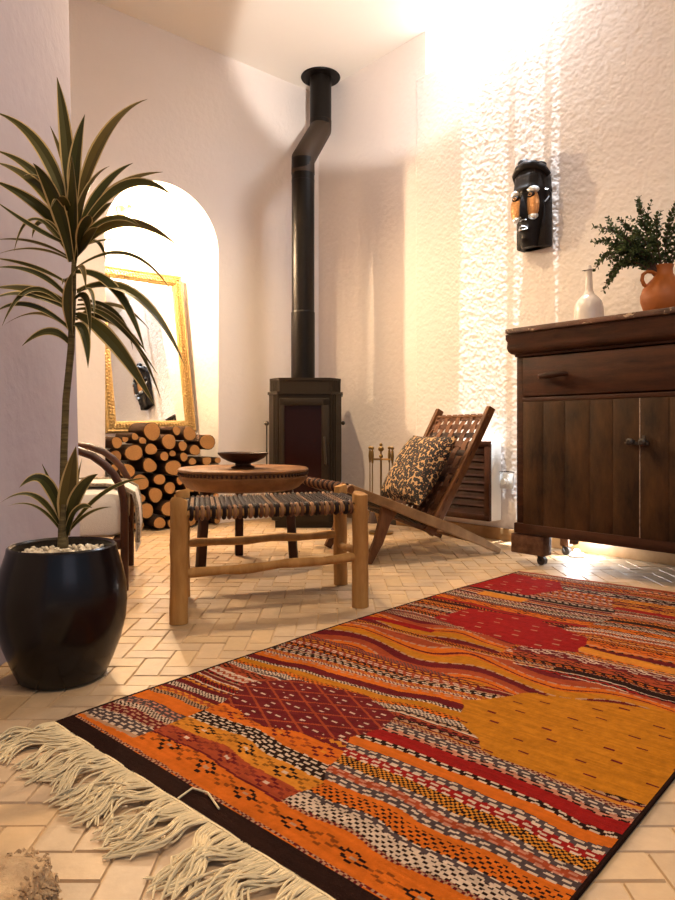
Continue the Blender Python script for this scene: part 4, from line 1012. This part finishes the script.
colr[Aa < .045] = Pn['dk']; colr[Aa > RLn-.02] = Pn['br']; colr[(Bb < .007)] = Pn['dk']; colr[(Bb > RWd-.007)] = Pn['dk']
colr *= np.array([.86, .74, .70])*(.80+.26*vnoise(Bb*14, Aa*200, 61))[..., None]
ga, gb_ = np.meshgrid(np.arange(na+1)*cs, np.arange(nb+1)*cs, indexing='ij')
sag = -.035*np.sin(np.clip(ga/2.05, 0, 1)*PI)*(1-gb_/RWd)
gx = C0[0]+RA.x*ga+RB.x*(gb_+sag); gd = C0[1]+RA.y*ga+RB.y*(gb_+sag)
far = np.clip((ga-1.75)/.34, 0, 1)**2*np.clip(gb_, 0, 1); gx += far*RA.x*.07; gd += far*RA.y*.07
rx = (gx-PX)*CA+(gd-PD)*SA; ry = -(gx-PX)*SA+(gd-PD)*CA
rz = .007+.0016*vnoise(ga*9, gb_*9, 71)+.0006*vnoise(ga*300, gb_*60, 72)
v = np.stack([rx, ry, rz], -1).reshape(-1, 3); idx = np.arange((na+1)*(nb+1)).reshape(na+1, nb+1)
f = np.stack([idx[:-1, :-1], idx[:-1, 1:], idx[1:, 1:], idx[1:, :-1]], -1).reshape(-1, 4)[:, ::-1]
edge = np.concatenate([idx[0, :], idx[1:, -1], idx[-1, -2::-1], idx[-2:0:-1, 0]]); lowv = v[edge].copy(); lowv[:, 2] = .0012; n0 = len(v); ne = len(edge)
sf = [[int(edge[(i+1) % ne]), int(edge[i]), n0+i, n0+(i+1) % ne] for i in range(ne)]
RG = bpy.data.objects.new('kilim_rug', None); COL.objects.link(RG); tag(RG, 'long patterned orange and red kilim rug with cream fringe on the floor', 'rug')
RG.location = W(*C0, 0)
me = bpy.data.meshes.new('woven_field'); vv = np.concatenate([v, lowv])-np.array([*W(*C0, 0)])
me.from_pydata(vv.tolist(), [], f.tolist()+sf); me.update(); me.materials.append(M_RUG)
ca = me.color_attributes.new('Col', 'FLOAT_COLOR', 'CORNER'); nl = len(me.loops); arr = np.ones((nl, 4), np.float32); arr[:len(f)*4, :3] = np.repeat(colr.reshape(-1, 3), 4, axis=0); arr[len(f)*4:, :3] = PAL['dk']
ca.data.foreach_set('color', arr.ravel())
o = bpy.data.objects.new('woven_field', me); COL.objects.link(o); o.parent = RG
off0 = W(*C0, 0)
def rugpt(a_, b_, z): return W(C0[0]+RA.x*a_+RB.x*b_, C0[1]+RA.y*a_+RB.y*b_, z)-off0
fr_ = random.Random(5); nT = 27
for k in range(nT):
    mb = MB(); bc = (k+.5)/nT*RWd; tipb = bc+fr_.uniform(-.035, .05); L0 = fr_.uniform(.11, .155); bend = fr_.uniform(-.05, .05)
    for s_ in range(15):
        b0 = bc+((s_+.5)/15-.5)*RWd/nT; l_ = L0*fr_.uniform(.82, 1.1); tb = tipb+fr_.uniform(-.022, .022)
        p = [(0.004, b0, .006), (-l_*.25, b0+(tb-b0)*.15, fr_.uniform(.006, .014)), (-l_*.55, b0+(tb-b0)*.6+bend*.6, fr_.uniform(.005, .022)), (-l_*.8, tb+bend*.5+fr_.uniform(-.01, .01), fr_.uniform(.004, .014)), (-l_, tb+fr_.uniform(-.02, .02), .003)]
        q = []
        P = [Vector(x) for x in p]; P = [P[0]]+P+[P[-1]]
        for i in range(1, len(P)-2):
            for u in (0, .33, .66):
                q.append(.5*((2*P[i])+(-P[i-1]+P[i+1])*u+(2*P[i-1]-5*P[i]+4*P[i+1]-P[i+2])*u*u+(-P[i-1]+3*P[i]-3*P[i+1]+P[i+2])*u**3))
        q.append(P[-1])
        mb.tube([rugpt(x.x, x.y, x.z) for x in q], [.0019]*(len(q)-1)+[.0010], 5)
    mb.build('tassel', M_FRINGE, RG)
mb = MB(); mb.tube([rugpt(.0, .005+1.04*k/60, .006+.001*math.sin(k)) for k in range(61)], .0032, 6); mb.build('selvedge_cord', M_FRINGE, RG)
mb = MB(); mb.tube([rugpt(.002, .455, .010), rugpt(.035, .45, .013), rugpt(.045, .48, .012), rugpt(.03, .53, .010)], .0018, 6); mb.build('loose_thread', M_FRINGE, RG)

# ---------------------------------------------------------------- woolly floor cushion, just its corner in the frame
WC = thing('floor_cushion', 'shaggy tan wool floor cushion whose corner shows at the front left', 'floor cushion', -.525, .76, 0)
mb = MB(); mb.box((0, 0, .036), (.30, .30, .068), bev=.028); mb.build('cover', M_WOOLY, WC)
mb = MB()
for k in range(4200):
    a = random.uniform(0, 2*PI); sx = random.choice((0, 1, 2))
    x, y = random.uniform(-.15, .15), random.uniform(-.15, .15); z = .068
    if sx == 1: x = .150; z = random.uniform(.01, .055)
    elif sx == 2: y = .150; z = random.uniform(.01, .055)
    if abs(x) > .13 and abs(y) > .13 : x *= .93; y *= .93
    p = Vector((x, y, z-.004)); v_ = Vector((random.uniform(-1, 1)+(1 if sx == 1 else 0), random.uniform(-1, 1)+(1 if sx == 2 else 0), random.uniform(.1, .8)))*.007
    v_.z = v_.z if sx == 0 else v_.z*.2
    mb.tube([p, p+v_*.6, p+v_+Vector((random.uniform(-.005, .005), random.uniform(-.005, .005), -.003 if z > .02 else 0))], [.0026, .0022, .0012], 4)
tag(mb.build('wool_tufts', M_WOOLY, WC), kind='stuff')
